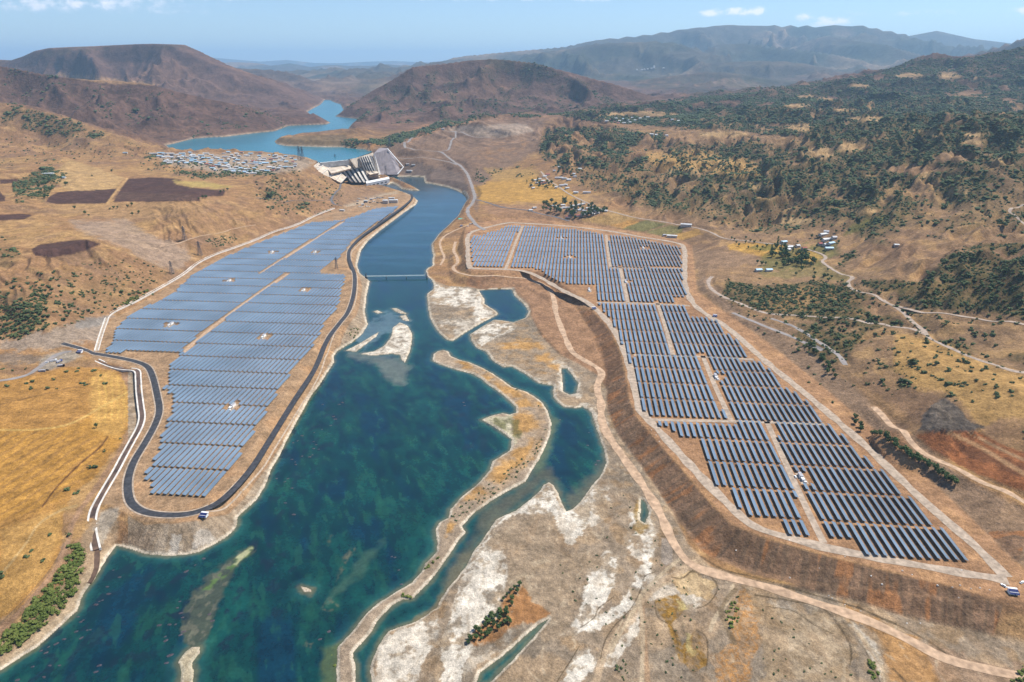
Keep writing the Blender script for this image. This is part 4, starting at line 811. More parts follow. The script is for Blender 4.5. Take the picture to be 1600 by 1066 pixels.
class MB:
    """collects quads; build() links them as one mesh object"""
    def __init__(s): s.V = []; s.F = []; s.I = []; s.U = []; s.n = 0
    def add(s, V, F, m=0, U=None):
        V = np.asarray(V, float); s.V.append(V); s.F.append(np.asarray(F) + s.n); s.I.append(np.full(len(F), m)); s.U.append(np.zeros((len(F) * 4, 2)) if U is None else U); s.n += len(V); return s
    def prism(s, A, B, m=0):
        """two matching quads (4,3) joined by sides; A in front, B behind"""
        return s.add(np.concatenate([A, B]), [(0,1,2,3),(7,6,5,4),(0,4,5,1),(1,5,6,2),(2,6,7,3),(3,7,4,0)], m)
    def box(s, c, d, m=0, rz=0.0, base=True):
        """box centred on c in plan, standing on c.z; d = full sizes"""
        x, y, z = d[0] / 2, d[1] / 2, d[2]; cs, sn = math.cos(rz), math.sin(rz)
        P = [(-x,-y),(x,-y),(x,y),(-x,y)]; P = [(c[0] + a * cs - b * sn, c[1] + a * sn + b * cs) for a, b in P]
        lo = [(a, b, c[2]) for a, b in P]; hi = [(a, b, c[2] + z) for a, b in P]
        return s.add(lo + hi, [(3,2,1,0),(4,5,6,7),(0,1,5,4),(1,2,6,5),(2,3,7,6),(3,0,4,7)], m)
    def bar(s, a, b, w, m=0, h=None):
        a = Vector(a); b = Vector(b); d = (b - a).normalized(); up = Vector((0,0,1)) if abs(d.z) < .95 else Vector((1,0,0))
        x = d.cross(up).normalized() * w / 2; y = x.cross(d).normalized() * (h or w) / 2
        P = [a-x-y, a+x-y, a+x+y, a-x+y, b-x-y, b+x-y, b+x+y, b-x+y]
        return s.add([tuple(p) for p in P], [(3,2,1,0),(4,5,6,7),(0,1,5,4),(1,2,6,5),(2,3,7,6),(3,0,4,7)], m)
    def mesh(s, name, mats): return npmesh(name, np.concatenate(s.V), np.concatenate(s.F), mats, np.concatenate(s.I), np.concatenate(s.U))
    def build(s, name, mats, parent=None):
        if not isinstance(mats, (list, tuple)): mats = [mats]
        return link(bpy.data.objects.new(name, s.mesh(name, mats)), parent)

# ---------------------------------------------------------------- ground, hills, river, reservoir meshes
def grid_obj(name, fm, Z, A, m, r0=0, r1=None):
    """faces of the ground grid where fm is set"""
    r1 = NR if r1 is None else r1
    idx = np.full((NR, NC), -1, np.int32)
    use = np.zeros((NR, NC), bool); use[:-1, :-1] |= fm; use[1:, :-1] |= fm; use[:-1, 1:] |= fm; use[1:, 1:] |= fm
    k = np.nonzero(use.ravel())[0]; idx.ravel()[k] = np.arange(len(k), dtype=np.int32)
    V = np.stack([GX.ravel()[k], GY.ravel()[k], Z.ravel()[k]], 1)
    i, j = np.nonzero(fm); F = np.stack([idx[i, j], idx[i, j + 1], idx[i + 1, j + 1], idx[i + 1, j]], 1)
    me = npmesh(name, V, F, [m], smooth=True)
    at = me.attributes.new('albedo', 'FLOAT_COLOR', 'POINT'); c = np.ones((len(k), 4), np.float32); c[:, :3] = A.reshape(-1, 3)[k]; at.data.foreach_set('color', c.ravel())
    return tag(link(bpy.data.objects.new(name, me)), kind='structure')
rc = int(np.searchsorted(YR, 3000))
fm = np.ones((NR - 1, NC - 1), bool); fm[rc:] = False
grid_obj('ground', fm, GZ, ALB, M_ground)
grid_obj('hills', ~fm, GZ, ALB, M_far)
# river colour: depth, weed and drowned rock, plus sky blue painted into the far reaches
dp = -sdV
W = np.empty(GX.shape + (3,), np.float32); W[:] = C(.002, .030, .030)
def wmix(mk, c):
    global W
    mk = np.clip(mk, 0, 1)[..., None].astype(np.float32); W *= 1 - mk; W += mk * np.asarray(c, np.float32)
sw = fbm(GX * 1.6 + GY * .5, GY * .5 - GX * .2, 60, 4); sw2 = fbm(GX * 1.3 + GY * .4, GY * .5, 22, 4)
nearw = sstep(1500, 700, GY)
wmix(sstep(-.05, .4, sw) * .75 * nearw, C(.004, .052, .040)); wmix(sstep(.1, .45, sw2) * .5 * nearw, C(.010, .065, .036)); wmix(sstep(.05, .35, -sw) * .55, C(.002, .02, .05))
wmix(sstep(1000, 1900, GY) * .8, C(.005, .042, .060))  # far water tinted bluer: reflected sky put into the colour
mot = fbm(GX * 1.2 + GY * .5, GY * .45 - GX * .2, 13, 4); wmix(sstep(.05, .3, mot) * .5 * nearw, C(.001, .013, .024)); wmix(sstep(.18, .35, -mot) * .4 * nearw, C(.014, .075, .045))
wmix((1 - sstep(2, 14, dp)) * .45 * nearw, C(.02, .10, .085)); wmix((1 - sstep(.5, 5.5, dp + nD * 2)) * .8, C(.10, .10, .055))
def wzone(poly, c, soft=3, amt=.9, edge=4, mod=None):
    P = np.array(poly, float); reach = soft * 2 + edge * 2 + 3
    r = np.nonzero((PYW.min(1) < P[:, 1].max() + reach) & (PYW.max(1) > P[:, 1].min() - reach))[0]; sl = slice(r[0], r[-1] + 1)
    d = poly_sd(P, PXW[sl], PYW[sl], reach) + edge * 2.4 * nB[sl] + edge * nD[sl] * 1.6
    mk = (1 - sstep(-soft, soft, d)) * amt; mk[d >= reach * .98] = 0
    if mod is not None: mk = mk * mod[sl]
    mm = mk[..., None].astype(np.float32); W[sl] *= 1 - mm; W[sl] += mm * np.asarray(c, np.float32)
PXW, PYW = proj(GX, GY, np.zeros_like(GX))
PXW = PXW.astype(np.float32); PYW = PYW.astype(np.float32)
BR = C(.13, .105, .055)
wzone([(283,1010),(285,960),(300,925),(330,895),(370,868),(398,850),(400,862),(372,890),(350,920),(335,960),(325,990),(305,1012)], C(.05, .06, .038), 4, .95, 5); wzone([(283,1010),(285,960),(300,925),(330,895),(372,864),(396,856),(380,880),(350,915),(335,960),(325,990),(305,1012)], C(.12, .115, .075), 3, .7, 5, mod=sstep(.0, .3, fbm(GX, GY * .6, 7, 3)))
wzone([(312,925),(345,890),(395,852),(398,862),(352,903),(325,925)], C(.085, .14, .035), 2, .9, 4, mod=sstep(-.2,.15,nD))
wzone([(355,880),(393,853),(397,858),(370,885)], C(.42, .40, .22), 1.5, .8, 3, mod=sstep(-.1,.2,nD))
wzone([(555,530),(580,500),(610,490),(640,505),(640,520),(600,520),(570,545)], C(.10, .15, .16), 6, .7, 5)
wzone([(545,552),(620,558),(640,575),(632,600),(615,600),(590,570),(550,560)], C(.14, .15, .11), 7, .7, 3)
wzone([(682,950),(620,985),(575,1050),(590,1080),(700,1080),(720,900),(735,860),(700,910)], BR, 5, .85, 5)
wzone([(700,925),(735,868),(765,830),(850,752),(870,765),(895,805),(945,740),(950,700),(935,735),(905,760),(880,775),(860,735),(845,730),(760,800),(715,875),(690,915)], C(.09, .085, .05), 9, .8, 4)
wzone([(838,690),(860,650),(872,660),(862,700),(848,735),(836,745)], C(.09, .11, .05), 6, .7, 3)
wzone([(505,1015),(530,1008),(530,1080),(500,1080)], C(.06, .08, .03), 6, .8, 5); wzone([(560,905),(600,850),(560,870),(520,920),(510,945)], C(.05, .1, .06), 6, .5, 5)
for P in [[(521,915),(535,870),(552,858),(545,880),(530,905),(523,922)], [(500,950),(515,935),(532,944),(530,952),(510,960)], [(473,1010),(480,990),(496,990),(487,1015)], [(465,925),(466,912),(490,920),(486,930)], [(510,845),(517,838),(520,846),(512,858)]]: wzone(P, C(.10, .095, .055), 3, .7, 5, mod=sstep(-.25, .15, nD + .5 * nE))
drk = sstep(.12, .3, fbm(GX + 40, GY * .7, 15, 3))
for P in [[(90,960),(150,880),(200,860),(280,900),(320,900),(270,1000),(180,1080),(20,1080)], [(430,640),(560,560),(560,620),(520,700),(470,760),(420,900),(380,900),(400,800)], [(700,600),(780,620),(770,700),(720,720),(690,660)], [(370,850),(420,830),(480,900),(420,1000),(340,1060),(330,980)], [(250,900),(300,870),(310,930),(280,1010),(255,960)]]:
    wzone(P, C(.006, .018, .028), 14, .7, 6, mod=drk)
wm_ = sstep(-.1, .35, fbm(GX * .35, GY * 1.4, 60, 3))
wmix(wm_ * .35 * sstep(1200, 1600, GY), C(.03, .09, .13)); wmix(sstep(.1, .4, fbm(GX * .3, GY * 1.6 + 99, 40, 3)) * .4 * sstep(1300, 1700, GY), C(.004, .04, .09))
fv = (sdV < 5) & (GY < 2700) & (sdK > 40) & (GZ < 3)
ff = fv[:-1, :-1] & fv[1:, :-1] & fv[:-1, 1:] & fv[1:, 1:]
grid_obj('river_water', ff, np.zeros_like(GZ), W, M_water)
WK = np.empty_like(W); WK[:] = C(.012, .125, .165); mk = (1 - sstep(0, 60, -sdK))[..., None] * .3; WK = WK * (1 - mk) + mk * C(.04, .19, .20)
mk = (sstep(0, .4, fbm(GX * .4, GY, 300, 3)) * .4)[..., None]; WK = (WK * (1 - mk) + mk * C(.018, .15, .19)).astype(np.float32)
fv = (sdK < 18) & (GZ < LZ + 9); ff = fv[:-1, :-1] & fv[1:, :-1] & fv[:-1, 1:] & fv[1:, 1:]
grid_obj('reservoir_water', ff, np.full_like(GZ, LZ), WK, M_lake)
del W, WK

# ---------------------------------------------------------------- road surfaces
RM = {'asphalt_road': 'asphalt', 'dirt_road': 'gravel', 'haul_road': 'sandy', 'gravel_road': 'greyroad', 'village_road': 'pale'}
for kind, hw, q, lab in road_w:
    t = np.gradient(q[:, :2], axis=0); t /= np.hypot(t[:, 0], t[:, 1])[:, None] + 1e-9; nr = np.stack([-t[:, 1], t[:, 0]], 1)
    wob = (perlin(q[:, 0] / 23, q[:, 1] / 23) * .35 * (kind != 'asphalt_road'))[:, None] if kind != 'asphalt_road' else 0
    off = (.28 if q[:, 1].mean() < 1300 else .7)
    V = []
    cols_ = np.linspace(-1, 1, 5)
    for c in cols_:
        xy = q[:, :2] + nr * hw * c * (1 + wob)
        z = np.maximum(ground(xy[:, 0], xy[:, 1]), q[:, 2] - .4) + off - .10 * abs(c)
        V.append(np.column_stack([xy, z]))
    V = np.stack(V, 1).reshape(-1, 3); n = len(q); i = np.arange(n - 1)[:, None] * 5 + np.arange(4)[None, :]; i = i.ravel()
    F = np.stack([i, i + 1, i + 6, i + 5], 1)
    mm = RM[kind]
    if 'hairpin road' in lab or 'behind the upper' in lab: mm = 'asphalt_old'
    if 'orange' in lab: mm = 'sandy'
    me = npmesh(kind, V, F, [M[mm]], smooth=True)
    o = tag(link(bpy.data.objects.new(kind, me)), lab, None, None, 'structure')
    if kind == 'asphalt_road':      # pale gravel shoulders: two thin strips beside the asphalt
        for s in (-1, 1):
            V = []
            for c in (hw + .1, hw + 1.6):
                xy = q[:, :2] + nr * c * s; V.append(np.column_stack([xy, ground(xy[:, 0], xy[:, 1]) + .16]))
            V = np.stack(V, 1).reshape(-1, 3); i = np.arange(n - 1) * 2; F = np.stack([i, i + 1, i + 3, i + 2], 1)
            if s > 0: F = F[:, ::-1]
            tag(link(bpy.data.objects.new('road_shoulder', npmesh('road_shoulder', V, F, [M['gravel']]))), kind='structure')
# internal tracks of the two solar fields
TR_L = [[(536,347),(500,369),(450,400),(407,427)], [(450,428),(400,461),(350,498),(307,532),(287,552)]]
TR_R = [[(817,353),(806,378),(797,403),(790,420)], [(947,367),(950,390),(954,418)], [(969,418),(975,445),(981,473)], [(1027,473),(1038,505),(1052,556)], [(1098,556),(1118,605),(1142,656)], [(1198,659),(1228,725),(1262,798),(1287,848)],
        [(952,418),(1000,419),(1066,420)], [(932,473),(1000,474),(1078,478)], [(990,555),(1080,557),(1178,562)], [(1018,656),(1120,658),(1205,660),(1288,663)]]
trk = []
for lst, lv, w in ((TR_L, LP, 3.2), (TR_R, RP, 3.2)):
    for pts in lst:
        a = WzP(pts, lv); q = resample(a, 6); t = np.gradient(q, axis=0); t /= np.hypot(t[:, 0], t[:, 1])[:, None]; nr = np.stack([-t[:, 1], t[:, 0]], 1)
        V = np.stack([np.column_stack([q + nr * w, np.full(len(q), lv + .12)]), np.column_stack([q - nr * w, np.full(len(q), lv + .12)])], 1).reshape(-1, 3)
        i = np.arange(len(q) - 1) * 2; F = np.stack([i, i + 2, i + 3, i + 1], 1)
        tag(link(bpy.data.objects.new('service_track', npmesh('service_track', V, F, [M['gravel' if lv == RP else 'sandy']]))), kind='structure'); trk.append(a)

# ---------------------------------------------------------------- solar tables
fieldR_px = [(1519,876),(1355,870),(1340,842),(1232,834),(1213,809),(1163,806),(1146,785),(1138,763),(1112,760),(1087,686),(1062,685),(1045,671),(1026,670),(1022,656),(1013,653),(1003,639),(999,625),(992,590),(980,553),(969,533),(964,518),(957,507),(950,492),(940,484),(934,471),(930,447),(894,447),(877,442),(857,432),(842,422),
 (825,418),(741,417),(738,407),(737,398),(736,388),(735,374),(738,369),(761,368),(763,365),(776,362),(793,354),(817,354),(895,359),(947,367),(990,372),(1063,387),(1065,407),(1067,440),(1074,463),(1052,466),(1056,476),(1071,478),(1080,495),(1102,497),(1122,504),(1132,518),(1150,531),(1157,541),(1169,559),(1179,561),
 (1192,572),(1209,584),(1221,605),(1232,608),(1247,620),(1267,634),(1284,660),(1297,664),(1314,680),(1327,694),(1349,714),(1363,731),(1378,736),(1404,773),(1420,777),(1438,799),(1464,821),(1480,825)]
fieldL_px = [(320,778),(240,776),(240,757),(228,755),(231,734),(245,715),(252,697),(255,680),(265,664),(268,648),(270,634),(270,620),(259,607),(268,594),(262,572),(283,556),(283,551),(168,551),(176,531),(185,512),(200,496),(225,483),(251,470),(275,457),(287,444),(300,432),(317,422),(337,410),(400,382),(485,349),(535,345),(555,339),
 (585,327),(622,323),(615,332),(572,359),(550,377),(540,392),(530,403),(497,427),(540,430),(537,442),(532,464),(527,482),(510,504),(495,532),(490,539),(477,559),(460,576),(445,599),(429,624),(412,654),(400,672),(390,690),(368,722),(337,760)]
stR = [(877,373),(890,403),(1005,388),(978,441),(1119,590),(1253,748)]
stL = [(425,395),(472,347),(492,395),(474,455),(412,527),(267,508),(363,637),(358,440)]
TH = math.atan2(.09, .996); dv = np.array([math.sin(TH), math.cos(TH)]); ev = np.array([math.cos(TH), -math.sin(TH)])
LENS = [10.85, 21.7, 32.55, 43.4]
def ptl(P, q):
    x, y = q; c = False
    for i in range(len(P)):
        ax, ay = P[i]; bx, by = P[(i + 1) % len(P)]
        if (ay > y) != (by > y) and x < (bx - ax) * (y - ay) / (by - ay) + ax: c = not c
    return c
def segd(q, a, b):
    e = b - a; t = min(max(np.dot(q - a, e) / np.dot(e, e), 0), 1); return np.hypot(*(q - a - t * e))
tables = []
def lay(field, lv, pitch, y0, band, stations, trks, side):
    P = WzP(field, lv); S = [np.array(Wz(a, b, lv)) for a, b in stations]
    T = [(a[i], a[i + 1]) for a in trks for i in range(len(a) - 1)]
    s = P @ ev; t = P @ dv
    for k in range(int((t.min() - y0) / band) - 1, int((t.max() - y0) / band) + 2):
        for j in range(int(s.min() / pitch) - 1, int(s.max() / pitch) + 2):
            sc = j * pitch; ok = []
            for i in range(4):
                tc_ = y0 + k * band + 10.85 * (i + .5) + .3; q = ev * sc + dv * tc_
                g = ptl(P, q) and all(np.hypot(*(q - a - ev * 2)) > 11.5 for a in S)
                if g:
                    for a, b in T:
                        if segd(q, a, b) < 5.2: g = False; break
                ok.append(g)
            i = 0
            while i < 4:
                if ok[i]:
                    j2 = i
                    while j2 < 4 and ok[j2]: j2 += 1
                    tc_ = y0 + k * band + 10.85 * (i + j2) / 2 + .3; q = ev * sc + dv * tc_
                    tables.append(dict(side=side, band=k, s=sc, n=j2 - i, x=q[0], y=q[1], z=lv)); i = j2
                else: i += 1
yR = float(np.dot(np.array(Wz(1440, 875, RP)), dv)); yL = float(np.dot(np.array(Wz(280, 776, LP)), dv))
lay(fieldR_px, RP, 7.1, yR, 46.6, stR, trk[len(TR_L):], 'right'); lay(fieldL_px, LP, 6.5, yL, 46.6, stL, trk[:len(TR_L)], 'left')
print('tables', len(tables))
TILT = R(20); WID = 3.9
def table_parts(L):
    """panel surface and support frame, long axis along local y, facing local +x"""
    cx, cz = math.cos(TILT), math.sin(TILT); p = MB(); h = 2.15; w = WID / 2
    A = np.array([(w * cx, -L / 2, h - w * cz), (w * cx, L / 2, h - w * cz), (-w * cx, L / 2, h + w * cz), (-w * cx, -L / 2, h + w * cz)])
    nn = np.array([cz, 0, cx]) * .05
    V = np.concatenate([A + nn, A - nn]); F = [(0,1,2,3),(7,6,5,4),(0,4,5,1),(1,5,6,2),(2,6,7,3),(3,7,4,0)]
    U = np.zeros((24, 2)); U[:4] = [(0, 0), (0, L), (WID, L), (WID, 0)]
    p.V.append(V); p.F.append(np.array(F)); p.I.append(np.array([0, 1, 1, 1, 1, 1])); p.U.append(U); p.n = 8
    f = MB(); k = max(2, int(L / 5.4))
    for y in np.linspace(-L / 2 + 1.2, L / 2 - 1.2, k):
        f.box((-.9, y, -.3), (.16, .16, h + .9 * math.tan(TILT) + .12)); f.box((.95, y, -.3), (.16, .16, h - .95 * math.tan(TILT) + .16))
    for s in (-1.1, 1.1): f.bar((s * cx, -L / 2 + .1, h - s * cz - .13), (s * cx, L / 2 - .1, h - s * cz - .13), .12)
    return p, f
TP = {n: table_parts(LENS[n - 1]) for n in (1, 2, 3, 4)}
TM = {n: (TP[n][0].mesh('panel_surface', [M['solar'], M['steel']]), TP[n][1].mesh('support_frame', [M['steel']])) for n in TP}
for t in tables:
    px, py = proj(t['x'], t['y'], t['z']); t['px'], t['py'] = float(px), float(py)
    D = math.hypot(math.hypot(t['x'], t['y']), 400); t['size'] = LENS[t['n'] - 1] ** .5 / D * (1 if -20 < px < 1620 else 0)
ORD = ['first','second','third','fourth','fifth','sixth','seventh','eighth','ninth','tenth','eleventh','twelfth','thirteenth','fourteenth','fifteenth','sixteenth','seventeenth','eighteenth','nineteenth']
def ordn(i):
    if i < 19: return ORD[i]
    if i >= 99: return 'hundredth' if i == 99 else 'hundred and ' + ordn(i - 100)
    tens = {8: 'eight', 9: 'ninet', 2: 'twent', 3: 'thirt', 4: 'fort', 5: 'fift', 6: 'sixt', 7: 'sevent'}[(i + 1) // 10]; u = (i + 1) % 10
    return tens + 'ieth' if u == 0 else tens + 'y-' + ORD[u - 1]
tables.sort(key=lambda t: -t['size'])
ind = tables[:300]; rest = tables[300:]
for side in ('left', 'right'):
    ks = sorted({t['band'] for t in tables if t['side'] == side})
    for a, k in enumerate(ks):
        row = sorted([t for t in tables if t['side'] == side and t['band'] == k], key=lambda t: (t['px'], t['py']))
        for i, t in enumerate(row): t['row'] = a; t['pos'] = i
for t in ind:
    o = empty('solar_table', (t['x'], t['y'], t['z']), -TH)
    a = ('long' if t['n'] == 4 else 'shortened')
    band = 'nearest band' if t['row'] == 0 else ordn(t['row']) + ' nearest band'
    tag(o, f"{a} blue solar table, {ordn(t['pos'])} from left in {band} of {t['side']} bank field", 'solar table', 'tilted solar tables standing in rows on the two terraces')
    link(bpy.data.objects.new('panel_surface', TM[t['n']][0]), o); link(bpy.data.objects.new('support_frame', TM[t['n']][1]), o)
# all farther tables: too many to count, one object
Vs, Fs, Is, Us, n0 = [], [], [], [], 0
cs, sn = math.cos(-TH), math.sin(-TH)
for t in rest:
    p, f = TP[t['n']]
    for q, off in ((p, 0), (f, 1)):
        if off and t['y'] > 1100: continue
        V = np.concatenate(q.V); W_ = np.column_stack([V[:, 0] * cs - V[:, 1] * sn + t['x'], V[:, 0] * sn + V[:, 1] * cs + t['y'], V[:, 2] + t['z']])
        Vs.append(W_); F = np.concatenate(q.F) + n0; Fs.append(F); Is.append(np.concatenate(q.I) if not off else np.ones(len(F), int)); Us.append(np.concatenate(q.U)); n0 += len(V)
me = npmesh('distant_solar_tables', np.concatenate(Vs), np.concatenate(Fs), [M['solar'], M['steel']], np.concatenate(Is), np.concatenate(Us))
tag(link(bpy.data.objects.new('distant_solar_tables', me)), 'dense rows of blue solar tables filling the farther parts of both terraces', 'solar tables', None, 'stuff')
# ---------------------------------------------------------------- dam, power house and the concrete works
def W3(px, py, z): x, y = Wz(px, py, z); return np.array([float(x), float(y), z])
dam = empty('dam', tuple(W3(560, 270, 0)))
def dpart(mb, name, m): 
    o = mb.build(name, m); o.parent = dam; o.matrix_parent_inverse = Matrix.Translation(-Vector(dam.location)); return o
dbk = np.array([-.35, .94, 0.])                       # upstream, away from the valley
def slab(mb, q, th, m=0):
    """q: four corners (px, py, z) seen from downstream, counter-clockwise; thickened upstream and down"""
    A = np.array([W3(*c) for c in q]); B = A + dbk * th + np.array([0, 0, -th * .5]); return mb.prism(A, B, m)
def slabw(mb, A, th, m=0): A = np.array(A); B = A + dbk * th + np.array([0, 0, -th * .5]); return mb.prism(A, B, m)
# crest from the left bank to the spillway and on to the rock fill abutment
c0, c1, c2, c3 = W3(500, 255, LZ + 5), W3(545, 250.5, LZ + 5), W3(561, 245, LZ + 7), W3(583, 238, LZ + 7)
b = MB()
b.prism(np.array([c0 - [0, 0, 16], c1 - [0, 0, 16], c1, c0]), np.array([c0 - [0, 0, 16], c1 - [0, 0, 16], c1, c0]) + dbk * 9)
dpart(b, 'crest_wall', M['grey'])
b = MB(); up = np.array([0, 0, .8]); b.prism(np.array([c0, c1, c1 + up * 1.5, c0 + up * 1.5]) - dbk * .4, np.array([c0, c1, c1 + up * 1.5, c0 + up * 1.5]) + dbk * 1)
b.prism(np.array([c0, c1, c1 + up, c0 + up]) + dbk * 8.3, np.array([c0, c1, c1 + up, c0 + up]) + dbk * 9.4); dpart(b, 'parapet', M['white'])
b = MB(); slab(b, [(518, 271, 66), (549, 263, 62), (545, 254.5, LZ - 9), (506, 259, LZ - 11)], 14); dpart(b, 'lower_wall', M['tan'])
# body under the intake and the spillway
b = MB(); slab(b, [(572, 277, 20), (594, 273, 8), (583, 238.5, LZ + 6.5), (561, 245.5, LZ + 6)], 40); slab(b, [(545, 266, 48), (572, 264, 46), (561, 245.5, LZ + 6), (545, 250.6, LZ + 4.5)], 30); dpart(b, 'dam_body', M['tan'])
# intake block: pale, with a dark slanting recess
b = MB(); slabw(b, [W3(556, 262, 60) - dbk * 5, W3(565, 259, 60) - dbk * 5, W3(561, 245.5, LZ + 7) - dbk * 3, W3(546, 249, LZ + 6) - dbk * 3], 7); dpart(b, 'intake_block', M['tan'])
b = MB(); slabw(b, [W3(559, 260.5, 61) - dbk * 6.5, W3(562, 260, 61) - dbk * 6.5, W3(558, 247.5, LZ + 4) - dbk * 4, W3(551, 248.5, LZ + 4) - dbk * 4], 1.5); dpart(b, 'intake_slope', M['dark'])
# spillway: four dark chutes between white piers
def quadt(s0, s1, t0, t1, T, off): 
    """bilinear patch T (bl, br, tr, tl)"""
    f = lambda s, t: (T[0] * (1 - s) + T[1] * s) * (1 - t) + (T[3] * (1 - s) + T[2] * s) * t
    return [f(s0, t0) - dbk * off, f(s1, t0) - dbk * off, f(s1, t1) - dbk * off, f(s0, t1) - dbk * off]
SP = [W3(570, 266, 44), W3(586, 267, 40), W3(575, 243.5, LZ + 7), W3(561.5, 245.5, LZ + 7)]
for i in range(4):
    a0, a1 = i / 4 + .04, (i + 1) / 4 - .06
    b = MB(); slabw(b, quadt(a0, a1, 0, .98, SP, 6), 2); dpart(b, 'spillway_chute', M['dark'])
for i in range(5):
    a0, a1 = i / 4 - .06, i / 4 + .04
    b = MB(); slabw(b, quadt(a0, a1, .0, .62, SP, 9), 5); slabw(b, quadt(a0, a1, .62, 1.06, SP, 14), 12); dpart(b, 'pier', M['concrete'])
for i in range(4):
    b = MB(); slabw(b, quadt(i / 4 + .04, (i + 1) / 4 - .06, .72, .80, SP, 9), 4); dpart(b, 'spillway_gate', M['navy'])
b = MB(); slabw(b, [W3(588, 272, 24) - dbk * 8, W3(591, 272, 24) - dbk * 8, W3(580, 243, LZ + 5) - dbk * 10, W3(577, 243, LZ + 5) - dbk * 10], 9); slabw(b, [W3(592, 273, 20) - dbk * 4, W3(595, 272.5, 20) - dbk * 4, W3(585, 241, LZ + 6) - dbk * 6, W3(583, 241, LZ + 6) - dbk * 6], 12); dpart(b, 'side_wall', M['concrete'])
b = MB()
for i in range(3): slab(b, [(572 + i * 3, 279 - i * 3, 14 + i * 9), (594 - i, 277 - i * 3.4, 12 + i * 9), (591 - i, 273 - i * 3, 18 + i * 9), (570 + i * 2, 276 - i * 3, 20 + i * 9)], 12, 0)
dpart(b, 'stilling_terrace', M['tan'])
# penstocks: five white pipes cased in concrete over dark bays
PS = [W3(548, 284, 12), W3(577, 284, 12), W3(565, 262, 52), W3(534, 267, 50)]
b = MB(); slabw(b, quadt(-.02, 1.02, 0, 1, PS, 4), 18); dpart(b, 'penstock_bay', M['dark'])
for i in range(5):
    b = MB(); s0 = .02 + i * .215; slabw(b, quadt(s0, s0 + .10, -.02, .98, PS, 8), 5)
    q = quadt(s0, s0 + .10, .98, 1.0, PS, 8); tp = [q[0], q[1], W3(565 - 8 - (4 - i) * 5.2 + 2, 259.8 + (4 - i) * .9, 58), W3(565 - 11 - (4 - i) * 5.2 + 2, 260 + (4 - i) * .9, 58)]
    slabw(b, tp, 4); dpart(b, 'penstock', M['concrete'])
# left abutment: terraced concrete facing
b = MB()
ab = [(480, 266, 78), (498, 257, 84), (507, 257, 84), (520, 262, 74), (532, 270, 60), (536, 284, 38), (528, 284, 44), (515, 275, 62), (500, 270, 72)]
tl = [(498,255,86),(506,258,82),(516,262,72),(526,266,62),(534,271,52),(541,277,38)]; bl = [(482,267,78),(492,269,74),(503,272,66),(515,277,54),(525,282,42),(533,286,32)]
for i in range(5):
    A_ = [W3(*bl[i]), W3(*bl[i + 1]), W3(*tl[i + 1]), W3(*tl[i])]; slabw(b, A_, 10, 0)
dpart(b, 'abutment_facing', M['tan'])
for i in range(0, 6):
    b = MB(); b.bar(W3(*tl[i]) + [0, 0, 1.5] - dbk * 2, W3(*bl[i]) + [0, 0, 1.5] - dbk * 2, 2.2); dpart(b, 'abutment_rib', M['concrete'])
# rock fill face on the right abutment and its white stair wall
b = MB(); F_ = [W3(593, 273, 8), W3(622, 273, 8), W3(606, 233.5, LZ + 5), W3(584, 240, LZ + 6)]; slabw(b, F_, 50); F2 = [W3(622, 273, 8), W3(630, 261.5, 26), W3(606.5, 233, LZ + 5), W3(606, 233.5, LZ + 5)]; slabw(b, F2, 40)
slabw(b, [W3(584, 240, LZ + 6), W3(606, 233.5, LZ + 5), W3(608, 226, LZ + 5), W3(597, 226.5, LZ + 6)], 6)
dpart(b, 'rockfill_face', M['rock'])
b = MB(); b.bar(W3(605.5, 232.5, LZ + 8) - dbk * 2, W3(630, 261, 30) - dbk * 4, 2.6); b.bar(W3(630, 261, 30) - dbk * 4, W3(621, 272, 10) - dbk * 4, 2.2); dpart(b, 'stair_wall', M['white'])
tag(dam, 'pale concrete dam with dark spillway chutes and penstocks holding back the turquoise reservoir', 'dam')
# power house
ph = empty('power_house', tuple(W3(588, 291, 0)))
def ppart(mb, name, m, parent):
    o = mb.build(name, m); o.parent = parent; o.matrix_parent_inverse = Matrix.Translation(-Vector(parent.location)); return o
p0, p1 = W3(573, 294, 0), W3(609, 286.5, 0); bk = np.array([-.25, .95, 0]) * 26
def wallq(p0, p1, z0, z1, off=0): n_ = -bk / 26 * off; return np.array([p0 + [0, 0, z0], p1 + [0, 0, z0], p1 + [0, 0, z1], p0 + [0, 0, z1]]) + n_
b = MB(); b.prism(wallq(p0, p1, 0, 15), wallq(p0, p1, 0, 15) + bk); ppart(b, 'wall', M['roof_grey'], ph)
b = MB(); b.prism(wallq(p0, p1, 15.05, 17, .8), wallq(p0, p1, 15.05, 19) + bk * 1.03); ppart(b, 'roof', M['white'], ph)
for i in range(5):
    f0 = .08 + i * .175; a = p0 * (1 - f0) + p1 * f0; c_ = p0 * (.9 - f0) + p1 * (f0 + .1)
    b = MB(); b.prism(wallq(a, c_, 5, 9, .3), wallq(a, c_, 5, 9, -.2)); ppart(b, 'window', M['glass'], ph)
tag(ph, 'long low power house with white flat roof at the foot of the dam', 'power house')

